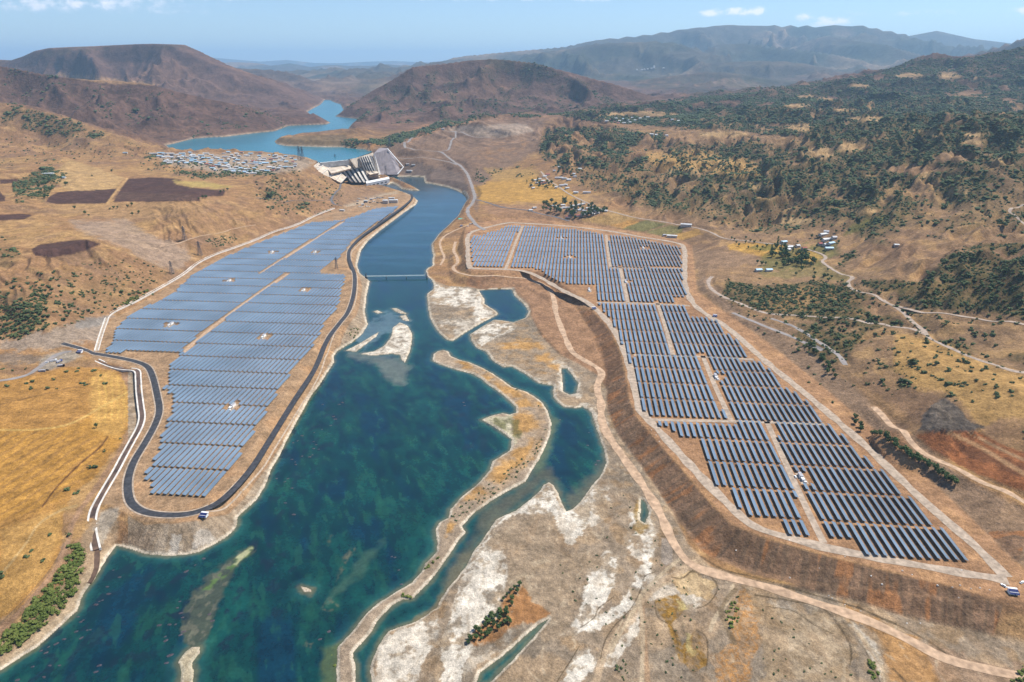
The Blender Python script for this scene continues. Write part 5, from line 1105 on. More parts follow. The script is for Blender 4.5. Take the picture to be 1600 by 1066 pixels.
# ---------------------------------------------------------------- concrete canal beside the left solar field
def ribbon(mb, q, off, w, z0, z1, m=0):
    t = np.gradient(q[:, :2], axis=0); t /= np.hypot(t[:, 0], t[:, 1])[:, None]; nr = np.stack([-t[:, 1], t[:, 0]], 1)
    a = q[:, :2] + nr * (off - w / 2); c = q[:, :2] + nr * (off + w / 2); n = len(q)
    V = np.concatenate([np.column_stack([a, q[:, 2] + z0]), np.column_stack([c, q[:, 2] + z0]), np.column_stack([c, q[:, 2] + z1]), np.column_stack([a, q[:, 2] + z1])])
    i = np.arange(n - 1); F = []
    for u, v_ in ((3, 2), (2, 1), (1, 0), (0, 3)): F.append(np.stack([u * n + i, v_ * n + i, v_ * n + i + 1, u * n + i + 1], 1)[:, ::-1])
    F.append(np.array([[0, n, 2 * n, 3 * n], [n - 1, 4 * n - 1, 3 * n - 1, 2 * n - 1]])); mb.add(V, np.concatenate(F), m); return mb
def on_ground(q, st, add=0.0, sm=9):
    q = resample(q, st); z = ground(q[:, 0], q[:, 1]); k = sm; zp = np.pad(z, k, mode='edge'); kr = np.ones(k) / k; z = np.convolve(zp, kr, 'same')[k:-k]; return np.column_stack([q, z + add])
def strand(name, px, lv, parts, label, cat, st=5):
    a = WzP(px, lv); q = on_ground(a, st); root = empty(name, (float(q[0, 0]), float(q[0, 1]), float(q[0, 2]))); q = q - q[0] ; base = root.location
    for pn, off, w, z0, z1, m in parts: ribbon(MB_ := MB(), q, off, w, z0, z1); MB_.build(pn, M[m], root)
    tag(root, label, cat); return root
strand('canal', [(151,563),(165,568),(190,575),(213,579),(216,592),(217,610),(220,635),(222,652),(218,668),(206,690),(194,712),(182,735),(168,758),(155,780),(146,800),(143,825),(147,848)], LP,
       [('canal_wall', 3.2, 1.7, -2, .8, 'concrete'), ('canal_wall', -3.2, 1.7, -2, .8, 'concrete'), ('canal_bed', 0, 4.6, -1, .35, 'mud')], 'pale concrete canal with brown bed curving past the golden field to the river', 'canal')
strand('canal', [(151,549),(158,525),(166,504),(175,494),(212,474),(250,452),(284,431),(306,416),(336,402),(368,389),(400,376),(430,364),(462,353),(495,338),(522,327)], LP,
       [('canal_wall', 2.6, 1.8, -2, 1.4, 'concrete'), ('canal_wall', -2.2, 1.1, -2, .9, 'concrete'), ('canal_bed', .2, 3.6, -1, .3, 'gravel')], 'long pale concrete channel between the gullied slope and the left solar field', 'canal')
strand('stream_channel', [(147,850),(151,862),(149,880),(143,893),(136,904)], 6, [('channel_bed', 0, 4.2, -1.2, .35, 'mud')], 'dark muddy outlet ditch running from the canal end to the river', 'channel')

# ---------------------------------------------------------------- pipe bridge over the river
a, c = W3(572, 432.5, 4), W3(667, 431, 4); pb = empty('pipe_bridge', (float((a[0] + c[0]) / 2), float((a[1] + c[1]) / 2), 0)); O_ = np.array(pb.location)
a, c = a - O_, c - O_
for nm, w, h, dz, mm in (('deck', 2.2, .4, 0, 'pipe'), ('pipe', .9, .9, .9, 'white')):
    b = MB(); b.bar(a + [0, 0, dz], c + [0, 0, dz], w, 0, h); b.build(nm, M[mm], pb)
for s in (-1, 1):
    b = MB(); b.bar(a + [0, s * 1.1, 2.0], c + [0, s * 1.1, 2.0], .15)
    for t in np.linspace(0, 1, 36): p = a * (1 - t) + c * t; b.bar(p + [0, s * 1.1, 0], p + [0, s * 1.1, 2.0], .12)
    b.build('railing', M['pipe'], pb)
for p in (a, c): b = MB(); b.box((p[0], p[1], -4), (4, 5, 8.2)); b.box((p[0], p[1], 3), (1.2, 4.4, 8)); b.build('abutment_tower', M['dark'] if p is a else M['grey'], pb)
for t in (.33, .66): p = a * (1 - t) + c * t; b = MB(); b.box((p[0], p[1], -6), (1.4, 2.4, 9.6)); b.build('pier', M['grey'], pb)
tag(pb, 'thin pale green pipe bridge spanning the river between the two solar terraces', 'bridge')

# ---------------------------------------------------------------- pylons
def pylon(px, pyb, h, label):
    g = hit(px, pyb)[0]; r = empty('transmission_tower', tuple(g), random.uniform(-.3, .3)); f = MB(); w = h * .11
    prev = None
    for k in range(7):
        t = k / 6; z = h * t; s = w * (1 - t) ** 1.1 + h * .012; c = [(-s, -s, z), (s, -s, z), (s, s, z), (-s, s, z)]
        if prev:
            for i in range(4): f.bar(prev[i], c[i], h * .013); f.bar(prev[i], c[(i + 1) % 4], h * .008); f.bar(prev[(i + 1) % 4], c[i], h * .008)
        prev = c
    f.build('lattice_mast', M['pylon'], r)
    for z, l in ((.66, .17), (.78, .22), (.9, .15)):
        b = MB(); b.bar((-h * l, 0, h * z), (h * l, 0, h * z), h * .016); b.bar((-h * l, 0, h * z), (0, 0, h * (z + .05)), h * .01); b.bar((h * l, 0, h * z), (0, 0, h * (z + .05)), h * .01); b.build('cross_arm', M['pylon'], r)
    tag(r, label, 'pylon', 'lattice pylons around the dam')
for a_ in [(468, 249, 46, 'lattice pylon at the dam end of the white roofed camp, left of the pair'), (473, 249, 43, 'lattice pylon at the camp end near the reservoir, right of the pair'), (577, 240, 52, 'tall lattice pylon standing on the dam crest against the turquoise water'),
           (609, 230, 42, 'lattice pylon at the top of the grey rock fill slope'), (603, 274, 36, 'lattice pylon at the foot of the grey rock fill slope'), (524, 252, 26, 'small lattice pylon on the left crest wall of the dam'),
           (289, 376, 32, 'lattice pylon beside the pale track on the gullied left slope'), (313, 400, 32, 'lattice pylon just above the canal and left solar field'), (269, 428, 26, 'lattice pylon at the foot of the grey gullied slope'), (526, 420, 24, 'lattice pylon on the bare triangle inside the left solar field')]: pylon(*a_)

# ---------------------------------------------------------------- buildings
def house(g, L, D_, H_, rz, wall='wall', roof='roof_white', pitch=.22, label='', cat='house', group=None, name='house', door=True):
    r = empty(name, (float(g[0]), float(g[1]), float(g[2]) - .2), rz)
    b = MB(); b.box((0, 0, -1), (L, D_, H_ + 1)); b.build('wall', M[wall], r)
    b = MB(); x, y, e = L / 2 + .4, D_ / 2 + .5, H_ + .02; hr = H_ + D_ * pitch
    b.add([(-x, -y, e), (x, -y, e), (x, 0, hr), (-x, 0, hr), (-x, y, e), (x, y, e), (-x, -y, e + .25), (x, -y, e + .25), (x, 0, hr + .25), (-x, 0, hr + .25), (-x, y, e + .25), (x, y, e + .25)],
          [(6, 7, 8, 9), (9, 8, 11, 10), (1, 0, 3, 2), (2, 3, 4, 5), (0, 1, 7, 6), (5, 4, 10, 11), (0, 6, 9, 3), (3, 9, 10, 4), (7, 1, 2, 8), (8, 2, 5, 11)])
    b.build('roof', M[roof], r)
    if door:
        b = MB(); b.box((L * .2, -D_ / 2 - .03, .2), (1.1, .12, 2)); b.build('door', M['dark'], r)
        for sx_ in (-.3, 0): b = MB(); b.box((L * sx_, -D_ / 2 - .03, 1.1), (1.3, .12, 1.0)); b.build('window', M['glass'], r)
    tag(r, label, cat, group); return r
def cluster(items, place, group, cat='house', name='house', door=False, lv=None):
    """items: (px, py, length, depth, roof, height); labels by row (front = lowest in the picture) and order"""
    n = len(items); ys = sorted(i[1] for i in items); nr_ = max(1, round(n / 12)); cuts = [ys[min(n - 1, int(n * (k + 1) / nr_))] for k in range(nr_ - 1)]
    rowsn = {}
    for it in items: rowsn.setdefault(sum(it[1] > c for c in cuts), []).append(it)
    for rr, its in rowsn.items():
        its.sort(key=lambda i: i[0]); back = nr_ - 1 - rr
        for k, it in enumerate(its):
            px, py, L, D_, rf, H_ = it[:6]
            g = hit(px, py)[0] if lv is None else W3(px, py, lv)
            where = ('' if nr_ == 1 else ('front row, ' if back == 0 else f'{ordn(back)} row back, ')) + f'{ordn(k)} from left'
            cl = {'roof_white': 'white', 'roof_blue': 'pale blue', 'roof_red': 'red', 'roof_grey': 'grey'}[rf]
            house(g, L, D_, H_, (random.uniform(-.25, .25) + it[6] if len(it) > 6 else random.uniform(-.5, .5)), roof=rf, label=f'{cl} {cat}, {place}, {where}', cat=cat, group=group, name=name, door=door, wall='wall' if rf != 'roof_white' or random.random() < .5 else 'concrete')
rf_ = lambda p=(.55, .2, .1, .15): random.choices(['roof_white', 'roof_blue', 'roof_red', 'roof_grey'], p)[0]
# workers' camp: long sheds in loose rows
cz = [(240,241,35),(252,240,30),(265,241,42),(250,245,26),(262,246,30),(285,241,26),(293,247,22),(298,249,26),(303,251,34),(312,250,30),(266,256,24),(275,253,14),(286,253,24),(305,246,36),(315,244,26),(322,241,26),(330,243,24),(335,246,26),(340,248,22),(326,248,22),(318,254,20),
      (308,254,22),(300,253,18),(345,251,22),(352,246,24),(350,241,20),(357,238.6,22),(362,243,18),(368,241,26),(374,245,20),(378,239,18),(366,248,24),(372,251,26),(384,252,16),(332,261,32),(341,259,30),(349,261,34),(331,264,26),(356,262,20),(370,266,22),(377,264,16),(362,265,22),(386,244,26),(392,241,22),
      (396,257,46),(404,255,40),(410,251,40),(415,256,26),(424,250,20),(430,248,26),(437,246,22),(443,249,20),(447,245,16),(407,240,20),(420,243,16),(430,254,18),(438,252,20),(454,262,28),(446,262,18),(462,251,12),(456,248,14),(391,269,22),(396,272,26),(402,269,18),(410,267,18),(418,268,20),(398,264,14),(428,263,14),(436,264,16),(385,260,16)]
cz += [(p[0], p[1], random.uniform(10, 20)) for p in [(random.uniform(240, 468), random.uniform(239, 272)) for _ in range(400)] if ptl(np.array([(238,240),(300,239),(430,240),(466,246),(470,258),(430,270),(395,273),(330,266),(320,256),(262,258)]), p) and all(abs(p[0] - c[0]) * .5 + abs(p[1] - c[1]) > 3.2 for c in cz)][:70]
cluster([(x, y, L * .82, random.uniform(6, 10), rf_((.5, .27, .05, .18)), 3.2, -.1) for x, y, L in cz], 'camp by the reservoir', 'low sheds of the camp beside the reservoir', 'shed', 'shed')
# construction yard below the dam
for px, py, L, D_, H_, rf, lab in [(603, 318, 16, 14, 10, 'roof_white', 'white square plant building left of the pair below the dam'), (615, 317, 26, 12, 9, 'roof_white', 'larger white plant building in the yard below the dam'), (612, 312, 18, 9, 6, 'roof_white', 'white shed behind the two plant buildings'),
                                   (572, 316, 12, 7, 5, 'roof_white', 'white shed among dark stacks at the left of the yard'), (580, 313, 9, 6, 5, 'roof_grey', 'grey shed beside the dark stacks in the yard'), (567, 321, 8, 6, 4, 'roof_white', 'small white shed by the yard front edge'), (535, 330, 14, 7, 4, 'roof_white', 'white shed by the end of the hairpin road'),
                                   (692, 203, 14, 8, 6, 'roof_white', 'lone white shed on the spoil ground above the dam'), (637, 258, 12, 7, 5, 'roof_grey', 'left grey shed on spoil ground right of the stair wall'), (646, 259, 14, 7, 5, 'roof_white', 'white shed on spoil ground right of the stair wall'), (640, 268, 22, 9, 4, 'roof_white', 'pale low shed above the upstream pool'),
                                   (76, 273, 30, 9, 4, 'roof_white', 'long white farm shed among trees on the left plateau'), (100, 279, 9, 8, 4, 'roof_blue', 'small blue roofed farm house beside the long shed'), (1072, 354, 26, 12, 6, 'roof_white', 'large white barn at the end of the green fields'), (1050, 371, 24, 9, 5, 'roof_white', 'long white shed below the green fields'),
                                   (1038, 369, 8, 6, 4, 'roof_grey', 'small grey shed left of the long white shed'), (196, 240, 16, 7, 4, 'roof_blue', 'lone blue roofed shed on the dry slope left of camp'), (1400, 386, 8, 8, 5, 'roof_white', 'small white hut beside the dark bank above the valley')]:
    house(hit(px, py)[0], L, D_, H_, random.uniform(-.3, .2), roof=rf, label=lab, cat='barn' if 'barn' in lab else 'shed', name='shed', pitch=.12)
for k in range(16):
    px, py = random.uniform(556, 600), random.uniform(309, 324); g = hit(px, py)[0]; b = MB()
    for j in range(3): b.box((random.uniform(-4, 4), random.uniform(-3, 3), -.3 + j * .0), (random.uniform(3, 7), random.uniform(2, 4), random.uniform(1.2, 3)), 0, random.uniform(0, 3))
    o = b.build('material_stack', M[random.choice(['dark', 'grey', 'steel', 'concrete'])]); o.location = tuple(g); tag(o, 'small stack of building material in the yard below the dam', 'stack', 'stacks in the yard below the dam')
# villages
vA = [(835,326,9),(862,323,9),(868,324,10),(875,327,9),(872,330,8),(882,326,8),(889,326,9),(894,323,8),(902,322,8),(907,321,9),(911,320,10),(898,328,9),(904,330,9),(909,328,8),(913,331,9),(918,327,9),(925,328,10),(930,331,8),(934,334,9),(922,334,9),(938,330,8),(942,329,10),(947,331,8),(905,338,20),(912,337,14),(893,336,9),(889,340,18),(898,333,8),(916,335,9),(927,336,8),(880,322,8),(856,326,8),(829,330,8),(886,331,8)]
cluster([(x, y, L + random.uniform(0, 5), random.uniform(6, 8), rf_((.62, .08, .18, .12)), 3.5) for x, y, L in vA], 'valley village', 'houses of the village in dark trees', door=False)
vB = [(837,283,9),(843,281,8),(848,284,9),(851,277,10),(856,274,12),(839,287,8),(845,288,8),(852,287,8),(870,279,12),(876,279,12),(882,280,12),(897,273,9),(898,277,11),(889,282,9),(878,291,14),(884,290,12),(886,295,9),(900,302,9),(917,302,20),(906,265,11),(866,268,9),(874,262,8),(830,291,8),(869,294,8),(833,295,8)]
cluster([(x, y, L + random.uniform(0, 6), random.uniform(6, 9), rf_((.66, .08, .14, .12)), 3.6) for x, y, L in vB], 'upper village', 'houses of the upper village', door=False)
vC = [(1224,380,14,'roof_blue'),(1233,388,15,'roof_white'),(1230,392,12,'roof_white'),(1256,390,9,'roof_red'),(1286,368,20,'roof_white'),(1291,364,10,'roof_grey'),(1291,376,18,'roof_white'),(1298,382,16,'roof_blue'),(1295,390,16,'roof_blue'),(1185,424,12,'roof_blue'),(1201,424,12,'roof_blue'),(1303,373,9,'roof_grey'),(1246,386,8,'roof_white'),(1289,384,9,'roof_grey'),(1281,383,8,'roof_red')]
cluster([(x, y, L, 8.5, rf, 3.8) for x, y, L, rf in vC], 'orchard village', 'houses of the village by the orchard', door=True)
vD = [(955,188),(962,186),(968,190),(974,187),(981,189),(988,185),(966,193),(975,193),(984,192),(992,189),(1000,186),(1008,188),(960,191),(1050,188),(1060,190),(1018,211),(1025,212),(1041,213),(1012,184),(948,190)]
cluster([(x, y, random.uniform(10, 18), 9, rf_((.7, .08, .1, .12)), 4) for x, y in vD], 'wooded ridge village', 'houses of the ridge village', door=False)
vE = [(1003,110),(1007,109.5),(1012,109),(1018,108),(1022,107),(1037,107.5),(1022,104.5),(995,110)]
cluster([(x, y, random.uniform(22, 38), 20, 'roof_white', 12) for x, y in vE], 'distant mountain village', 'pale blocks of the mountain village', 'building', 'building', door=False)

# ---------------------------------------------------------------- transformer stations and cabins
def station(px, py, lv, label, k=1.0):
    g = W3(px, py, lv); r = empty('transformer_station', tuple(g), -TH + random.uniform(-.05, .05))
    b = MB(); b.box((0, 0, .02), (7.5, 19, .12)); b.build('gravel_pad', M['gravel'], r)
    b = MB(); b.box((-.6, 3.2, .14), (3.0, 7.4, 3.1)); o = b.build('container', M['white'], r)
    b = MB(); b.box((-.6, 3.2, 3.26), (3.2, 7.7, .2)); b.build('container_roof', M['roof_grey'], r)
    b = MB(); b.box((-.6, -3.6, .14), (2.8, 4.2, 2.6)); b.build('transformer', M['white'], r)
    for s in (-1, 1): b = MB(); b.box((-.6 + s * 1.62, -3.6, .5), (.35, 3.4, 1.8)); b.build('radiator', M['grey'], r)
    b = MB(); b.box((-2.16, 4.8, .3), (.08, 1.4, 2.2)); b.build('door', M['grey'], r)
    b = MB(); b.box((.6, -7.4, .14), (2.2, 2.0, 1.6)); b.build('switch_cabinet', M['white'], r)
    tag(r, label, 'transformer', 'white transformer stations among the solar tables')
LBR = ['uppermost left', 'upper', 'upper right', 'one between central tracks', 'beside the middle track', 'nearest']
nm_ = {(877,373): 'in the top rows of the right field', (890,403): 'in the right field above the bench edge', (1005,388): 'in the upper right block of the right field', (978,441): 'beside the upper cross track of the right field', (1119,590): 'beside the long middle track of the right field',
       (1253,748): 'beside the track in the nearest blocks of the right field', (425,395): 'in the far left part of the left field', (472,347): 'at the far top end of the left field', (492,395): 'right of the diagonal track in the left field', (474,455): 'in the middle of the left field near the river road',
       (412,527): 'in the central lower rows of the left field', (267,508): 'nearest the canal in the left field', (363,637): 'nearest the camera in the left field', (358,440): 'in the upper left rows of the left field'}
for s in stR: station(*s, RP, 'white transformer station ' + nm_[s])
for s in stL: station(*s, LP, 'white transformer station ' + nm_[s])
station(921, 454, RP, 'white transformer station on bare ground outside the right field edge')
def cabin(px, py, lv, rz, label):
    g = hit(px, py)[0]; r = empty('guard_cabin', tuple(g), rz)
    r.scale = (.85, .85, .85); b = MB(); b.box((0, 0, 0), (7.5, 5, 3)); b.build('wall', M['white'], r)
    b = MB(); b.prism(np.array([(-4, -4.4, 2.3), (4, -4.4, 2.3), (4, 1.2, 4.0), (-4, 1.2, 4.0)]), np.array([(-4, -4.4, 2.1), (4, -4.4, 2.1), (4, 1.2, 3.8), (-4, 1.2, 3.8)])); b.build('solar_roof', M['navy'], r)
    b = MB(); b.box((0, 2.2, 3.02), (8, 2.6, .9)); b.build('roof', M['white'], r)
    b = MB(); b.box((1.2, -2.53, 0), (1, .1, 2.05)); b.build('door', M['dark'], r)
    for s in (-3.7, 3.7): b = MB(); b.box((s, -4.2, 0), (.18, .18, 2.1)); b.build('post', M['steel'], r)
    tag(r, label, 'cabin', 'white cabins with navy roofs on the perimeter roads')
cabin(319, 807, LP, -.15, 'small white cabin with navy panel roof at the near bend of the black road')
cabin(1582, 927, RP, -.2, 'small white cabin with navy panel roof at the lower right corner')
cabin(928, 483, RP, .2, 'dark roofed white cabin beside the left edge of the right terrace road')
cabin(1117, 495, RP, -.2, 'white cabin beside the right perimeter road near the fields top corner')
cabin(721, 354, 9, 0.1, 'dark topped cabin beside the river track below the upper terrace')
cabin(125, 551, LP, -.1, 'white cabin by the black road entrance')
o = house(W3(720, 345, 8), 12, 9, 5, .2, roof='roof_blue', wall='teal', label='bright teal shed standing on the right river bank', cat='shed', name='shed')
o.children[1].data.materials[0] = M['teal']

# ---------------------------------------------------------------- vehicles
def car(g, rz, body, label, cat='car', grp='vehicles parked around the site', truck=False):
    r = empty('parked_truck' if truck else 'parked_car', tuple(g), rz); L, Wd_ = (8.5, 2.4) if truck else (4.5, 1.8)
    b = MB()
    if truck: b.box((3.1, 0, .6), (2.2, 2.3, 2.2)); b.box((-1.2, 0, .9), (6.2, 2.4, .3))
    else: b.box((0, 0, .35), (4.5, 1.8, .62))
    b.build('body', M[body], r)
    if truck: b = MB(); b.box((-1.2, 0, 1.22), (6.0, 2.35, 1.7)); b.build('cargo_box', M['roof_grey'], r); b = MB(); b.box((4.22, 0, 1.6), (.08, 2.0, .9)); b.build('windscreen', M['glass'], r)
    else:
        b = MB(); b.prism(np.array([(-1.7, -.82, .98), (1.0, -.82, .98), (.5, -.7, 1.5), (-1.4, -.7, 1.5)]), np.array([(-1.7, .82, .98), (1.0, .82, .98), (.5, .7, 1.5), (-1.4, .7, 1.5)])); b.build('glasshouse', M['glass'], r)
        b = MB(); b.box((-.45, 0, 1.51), (1.8, 1.4, .05)); b.build('roof', M[body], r)
    for sx_ in ((-L * .33), (L * .33)):
        for sy in (-1, 1):
            b = MB(); n = 10; rr_ = .5 if truck else .34; an = np.linspace(0, 2 * np.pi, n + 1)[:-1]
            for k in range(0, n, 2):
                p = [(sx_ + rr_ * math.cos(an[(k + j) % n]), rr_ + rr_ * math.sin(an[(k + j) % n])) for j in range(3)]
                A_ = [(sx_, Wd_ / 2 * sy - .12, rr_)] + [(q[0], Wd_ / 2 * sy - .12, q[1]) for q in p]; B_ = [(v[0], v[1] + .24, v[2]) for v in A_]; b.prism(np.array(A_), np.array(B_))
            b.build('wheel', M['tyre'], r)
    tag(r, label, cat, grp)
car(hit(1568, 916)[0], 2.0, 'white', 'white car at the lower right corner beside the navy roofed cabin')
car(hit(1597, 911)[0], .4, 'white', 'white car at the right picture edge beyond the corner cabin')
for px, py, rz, bd, lab, tr in [(84, 565, .9, 'white', 'white truck on the gravel yard by the grey road', True), (93, 566, 1.3, 'truckblue', 'blue truck next to the white truck on the gravel yard', True), (73, 567, .4, 'white', 'white car nearest the grey road on the yard', False), (96, 573, .3, 'tyre', 'black truck behind the dry field on the yard', True),
                               (66, 581, .2, 'roof_grey', 'grey truck at the yard edge beside scrap', True), (74, 579, .1, 'tyre', 'dark car beside the grey truck at the yard edge', False), (736, 351, .5, 'tyre', 'black truck at the junction beside the upper terrace', True), (731, 354, .9, 'white', 'white car at the junction beside the upper terrace', False), (733, 364, .2, 'carred', 'red car on the terrace road below the junction', False),
                               (1243, 746, 1.5, 'white', 'white car standing by the nearest right field transformer', False)]:
    car(hit(px, py)[0], rz, bd, lab, 'truck' if tr else 'car', truck=tr)
# ---------------------------------------------------------------- plants
def ico():
    t = (1 + 5 ** .5) / 2; v = np.array([(-1,t,0),(1,t,0),(-1,-t,0),(1,-t,0),(0,-1,t),(0,1,t),(0,-1,-t),(0,1,-t),(t,0,-1),(t,0,1),(-t,0,-1),(-t,0,1)], float); v /= np.linalg.norm(v[0])
    f = np.array([(0,11,5),(0,5,1),(0,1,7),(0,7,10),(0,10,11),(1,5,9),(5,11,4),(11,10,2),(10,7,6),(7,1,8),(3,9,4),(3,4,2),(3,2,6),(3,6,8),(3,8,9),(4,9,5),(2,4,11),(6,2,10),(8,6,7),(9,8,1)]); return v, f
IV, IF = ico()
def clumps(n, rx, rz, zc, cs, seed, leaves=0, ls=.3):
    """crown: n small jittered clumps through an uneven ellipsoid, plus loose leaf triangles"""
    g = np.random.default_rng(seed); V = []; F = []; k = 0
    for i in range(n):
        d = g.normal(size=3); d /= np.linalg.norm(d); r = g.random() ** .4
        c = np.array([d[0] * rx * r, d[1] * rx * r, zc + d[2] * rz * r]) * (1 + .18 * g.normal())
        s = cs * g.uniform(.55, 1.15); v = IV * s * g.uniform(.7, 1.25, (12, 1)) * np.array([1, 1, .75]) + c; V.append(v); F.append(IF + k); k += 12
    if leaves:
        d = g.normal(size=(leaves, 3)); d /= np.linalg.norm(d, axis=1)[:, None]; c = d * np.array([rx, rx, rz]) * g.uniform(.8, 1.28, (leaves, 1)); c[:, 2] += zc
        c = c[c[:, 2] > .2]; m_ = len(c); t = c[:, None, :] + g.normal(size=(m_, 3, 3)) * ls; V.append(t.reshape(-1, 3)); F.append(np.arange(m_ * 3).reshape(-1, 3) + k)
    return np.concatenate(V), np.concatenate(F)
def trunk_mesh(h, r, name='trunk', limbs=3, spread=1.2):
    b = MB(); n = 6
    V = []; 
    for z, rr in ((-.5, r * 1.3), (h * .5, r * .8), (h, r * .45)):
        for k in range(n): a = 2 * math.pi * k / n; V.append((rr * math.cos(a), rr * math.sin(a), z))
    F = [(l * n + k, l * n + (k + 1) % n, (l + 1) * n + (k + 1) % n, (l + 1) * n + k) for l in (0, 1) for k in range(n)]
    b.add(V, F)
    for k in range(limbs): a = 2 * math.pi * k / limbs + .4; b.bar((0, 0, h * .55), (spread * math.cos(a), spread * math.sin(a), h * 1.15), r * .5)
    return b.mesh(name, [M['bark']])
BUSH = [npmesh('shrub', *clumps(9, .72, .42, .42, .36, 20 + i, 46, .10), [M['scrub']]) for i in range(6)]
BUSHG = [npmesh('shrub', *clumps(9, .72, .42, .42, .36, 40 + i, 46, .10), [M['leafy']]) for i in range(4)]
CROWN = [npmesh('crown', *clumps(26, 2.3, 2.0, 4.6, 1.0, 60 + i, 170, .28), [M['leaf']]) for i in range(5)]
POPL = [npmesh('crown', *clumps(20, 1.0, 5.0, 6.8, .9, 80 + i, 120, .25), [M['leaf']]) for i in range(2)]
TRK = trunk_mesh(3.6, .28); TRKP = trunk_mesh(6, .25, limbs=0)
def tree(g, s, label, group, pop=False, cat='tree'):
    r = empty('poplar_tree' if pop else 'tree', tuple(g), random.uniform(0, 6.28)); r.scale = (s, s, s * random.uniform(.85, 1.15))
    link(bpy.data.objects.new('crown', random.choice(POPL if pop else CROWN)), r); link(bpy.data.objects.new('trunk', TRKP if pop else TRK), r); tag(r, label, cat, group)
def scatter_poly(poly, n, mind=3.0):
    P = np.array(poly, float); o = []; k = 0
    while len(o) < n and k < n * 60:
        k += 1; q = P.min(0) + np.random.default_rng(1000 + k + int(P[0, 0])).random(2) * (P.max(0) - P.min(0))
        if ptl(P, q) and all(abs(q[0] - a[0]) + abs(q[1] - a[1]) * 1.6 > mind for a in o): o.append(tuple(q))
    return o
def grove(pts, s, label, group, pop=0.0):
    pts = sorted(pts, key=lambda p: p[0]); g = hit([p[0] for p in pts], [p[1] for p in pts])
    for k in range(len(g)): tree(g[k], s * random.uniform(.75, 1.25), label + (f', {ordn(k)} from left' if len(g) > 1 else ''), group, random.random() < pop)
stream = resample(np.array([(1262,540),(1275,553),(1287,568),(1298,584),(1306,590)]), 4.2).tolist() + resample(np.array([(1331,653),(1338,664),(1347,675)]), 4).tolist() + resample(np.array([(1365,678),(1380,684),(1400,698),(1418,712),(1440,722),(1460,738),(1478,748),(1491,757)]), 3.6).tolist()
stream = [(a + random.uniform(-4, 4), b_ + random.uniform(-3, 3)) for a, b_ in stream]
grove(stream, .95, 'leafy green tree in the stream side line right of the terrace', 'stream side trees')
grove(scatter_poly([(1195,396),(1215,386),(1240,390),(1262,398),(1275,410),(1268,418),(1235,420),(1205,415)], 40, 3.4), 1.7, 'dark green orchard tree below the orchard village houses', 'orchard trees', .15)
grove(scatter_poly([(1130,368),(1180,374),(1200,384),(1190,400),(1165,390),(1135,378)], 14, 4) + scatter_poly([(1230,425),(1300,418),(1335,440),(1320,470),(1260,440)], 16, 6), 1.0, 'small green tree along the valley road by the hamlet', 'hamlet road trees')
grove([(1183,412),(1190,415),(1196,414),(1204,398),(1211,400),(1272,392),(1276,386),(1283,378),(1268,372),(1276,372),(1310,380),(1234,366),(1318,360),(1306,364),(1289,395),(1246,380)], 1.1, 'single dark tree between houses of the orchard village', 'village trees')
grove(scatter_poly([(846,330),(850,318),(870,314),(900,320),(935,322),(955,330),(935,337),(895,342),(885,336),(862,332)], 60, 3), 1.8, 'dark tree among the houses of the valley village', 'valley village trees', .1)
grove(scatter_poly([(820,286),(845,284),(860,286),(868,294),(850,297),(828,293)], 16, 4) + scatter_poly([(868,268),(880,262),(895,268),(893,278),(872,277)], 12, 4) + scatter_poly([(885,252),(915,248),(922,253),(895,260)], 6, 4), 1.6, 'dark tree among the houses of the upper village', 'upper village trees', .15)
grove(scatter_poly([(728,1008),(740,985),(758,966),(775,958),(800,945),(805,960),(798,975),(770,990),(745,1005)], 36, 6.5), .62, 'bushy green tree in the gravel flat thicket', 'thicket on the gravel flats')
grove([(786,938),(792,932),(798,925),(804,920),(812,915),(808,926),(800,938)], .6, 'small green tree at the upper tip of the gravel flat thicket', 'thicket tip trees')
grove(scatter_poly([(58,285),(66,272),(80,275),(110,285),(105,292),(84,292),(75,312),(58,312)], 24, 4), 1.2, 'dark tree in the farm grove on the left plateau', 'farm grove')
grove([(350,300),(345,302),(356,298),(317,311),(311,312),(322,310),(172,328),(178,327),(184,326),(200,325),(206,322),(207,337),(217,334),(117,327),(133,335),(139,338),(175,269),(144,276)], 1.1, 'single dark tree by the left plateau fields', 'plateau edge trees')
grove([(151,669)], .95, 'lone round dark tree in the middle of the golden field', None)

# shrubs: the ones seen largest are things, the rest one mass
S = []          # x, y, z, size, kind, place
def addpts(pts, s, kind, place):
    g = hit([p[0] for p in pts], [p[1] for p in pts])
    for k in range(len(g)): S.append((g[k][0], g[k][1], g[k][2], s * random.uniform(.7, 1.3), kind, place))
wf = [(13,604),(50,597),(42,600),(48,608),(103,581),(84,594),(75,607),(89,608),(123,576),(119,581),(145,581),(149,579),(157,588),(130,600),(135,602),(108,837),(48,862),(44,870),(77,837),(68,876),(188,686),(163,706),(142,731),(149,730),(3,901),(119,771),(107,766),(164,600),(5,577),(20,580),(40,577)]
addpts(wf, 3.2, 0, 'golden field')
bank = scatter_poly([(0,1020),(0,1000),(30,970),(60,935),(85,905),(100,880),(115,853),(130,860),(128,890),(118,925),(95,950),(60,985),(25,1015)], 150, 5.2)
addpts(bank, 3.8, 1, 'lower left bank')
addpts([(122,852),(126,862),(99,950),(92,958),(70,975)], 2.6, 1, 'lower left bank')
spit_s = scatter_poly([(745,575),(790,595),(830,620),(855,650),(850,680),(820,715),(790,735),(760,760),(725,785),(700,812),(715,815),(740,795),(800,755),(845,700),(856,660),(835,625),(790,600)], 60, 8)
addpts(spit_s, 1.7, 0, 'river spit')
addpts([(631,932),(636,931),(640,934),(664,889),(670,885),(677,880),(683,873)], 2.2, 1, 'river spit')
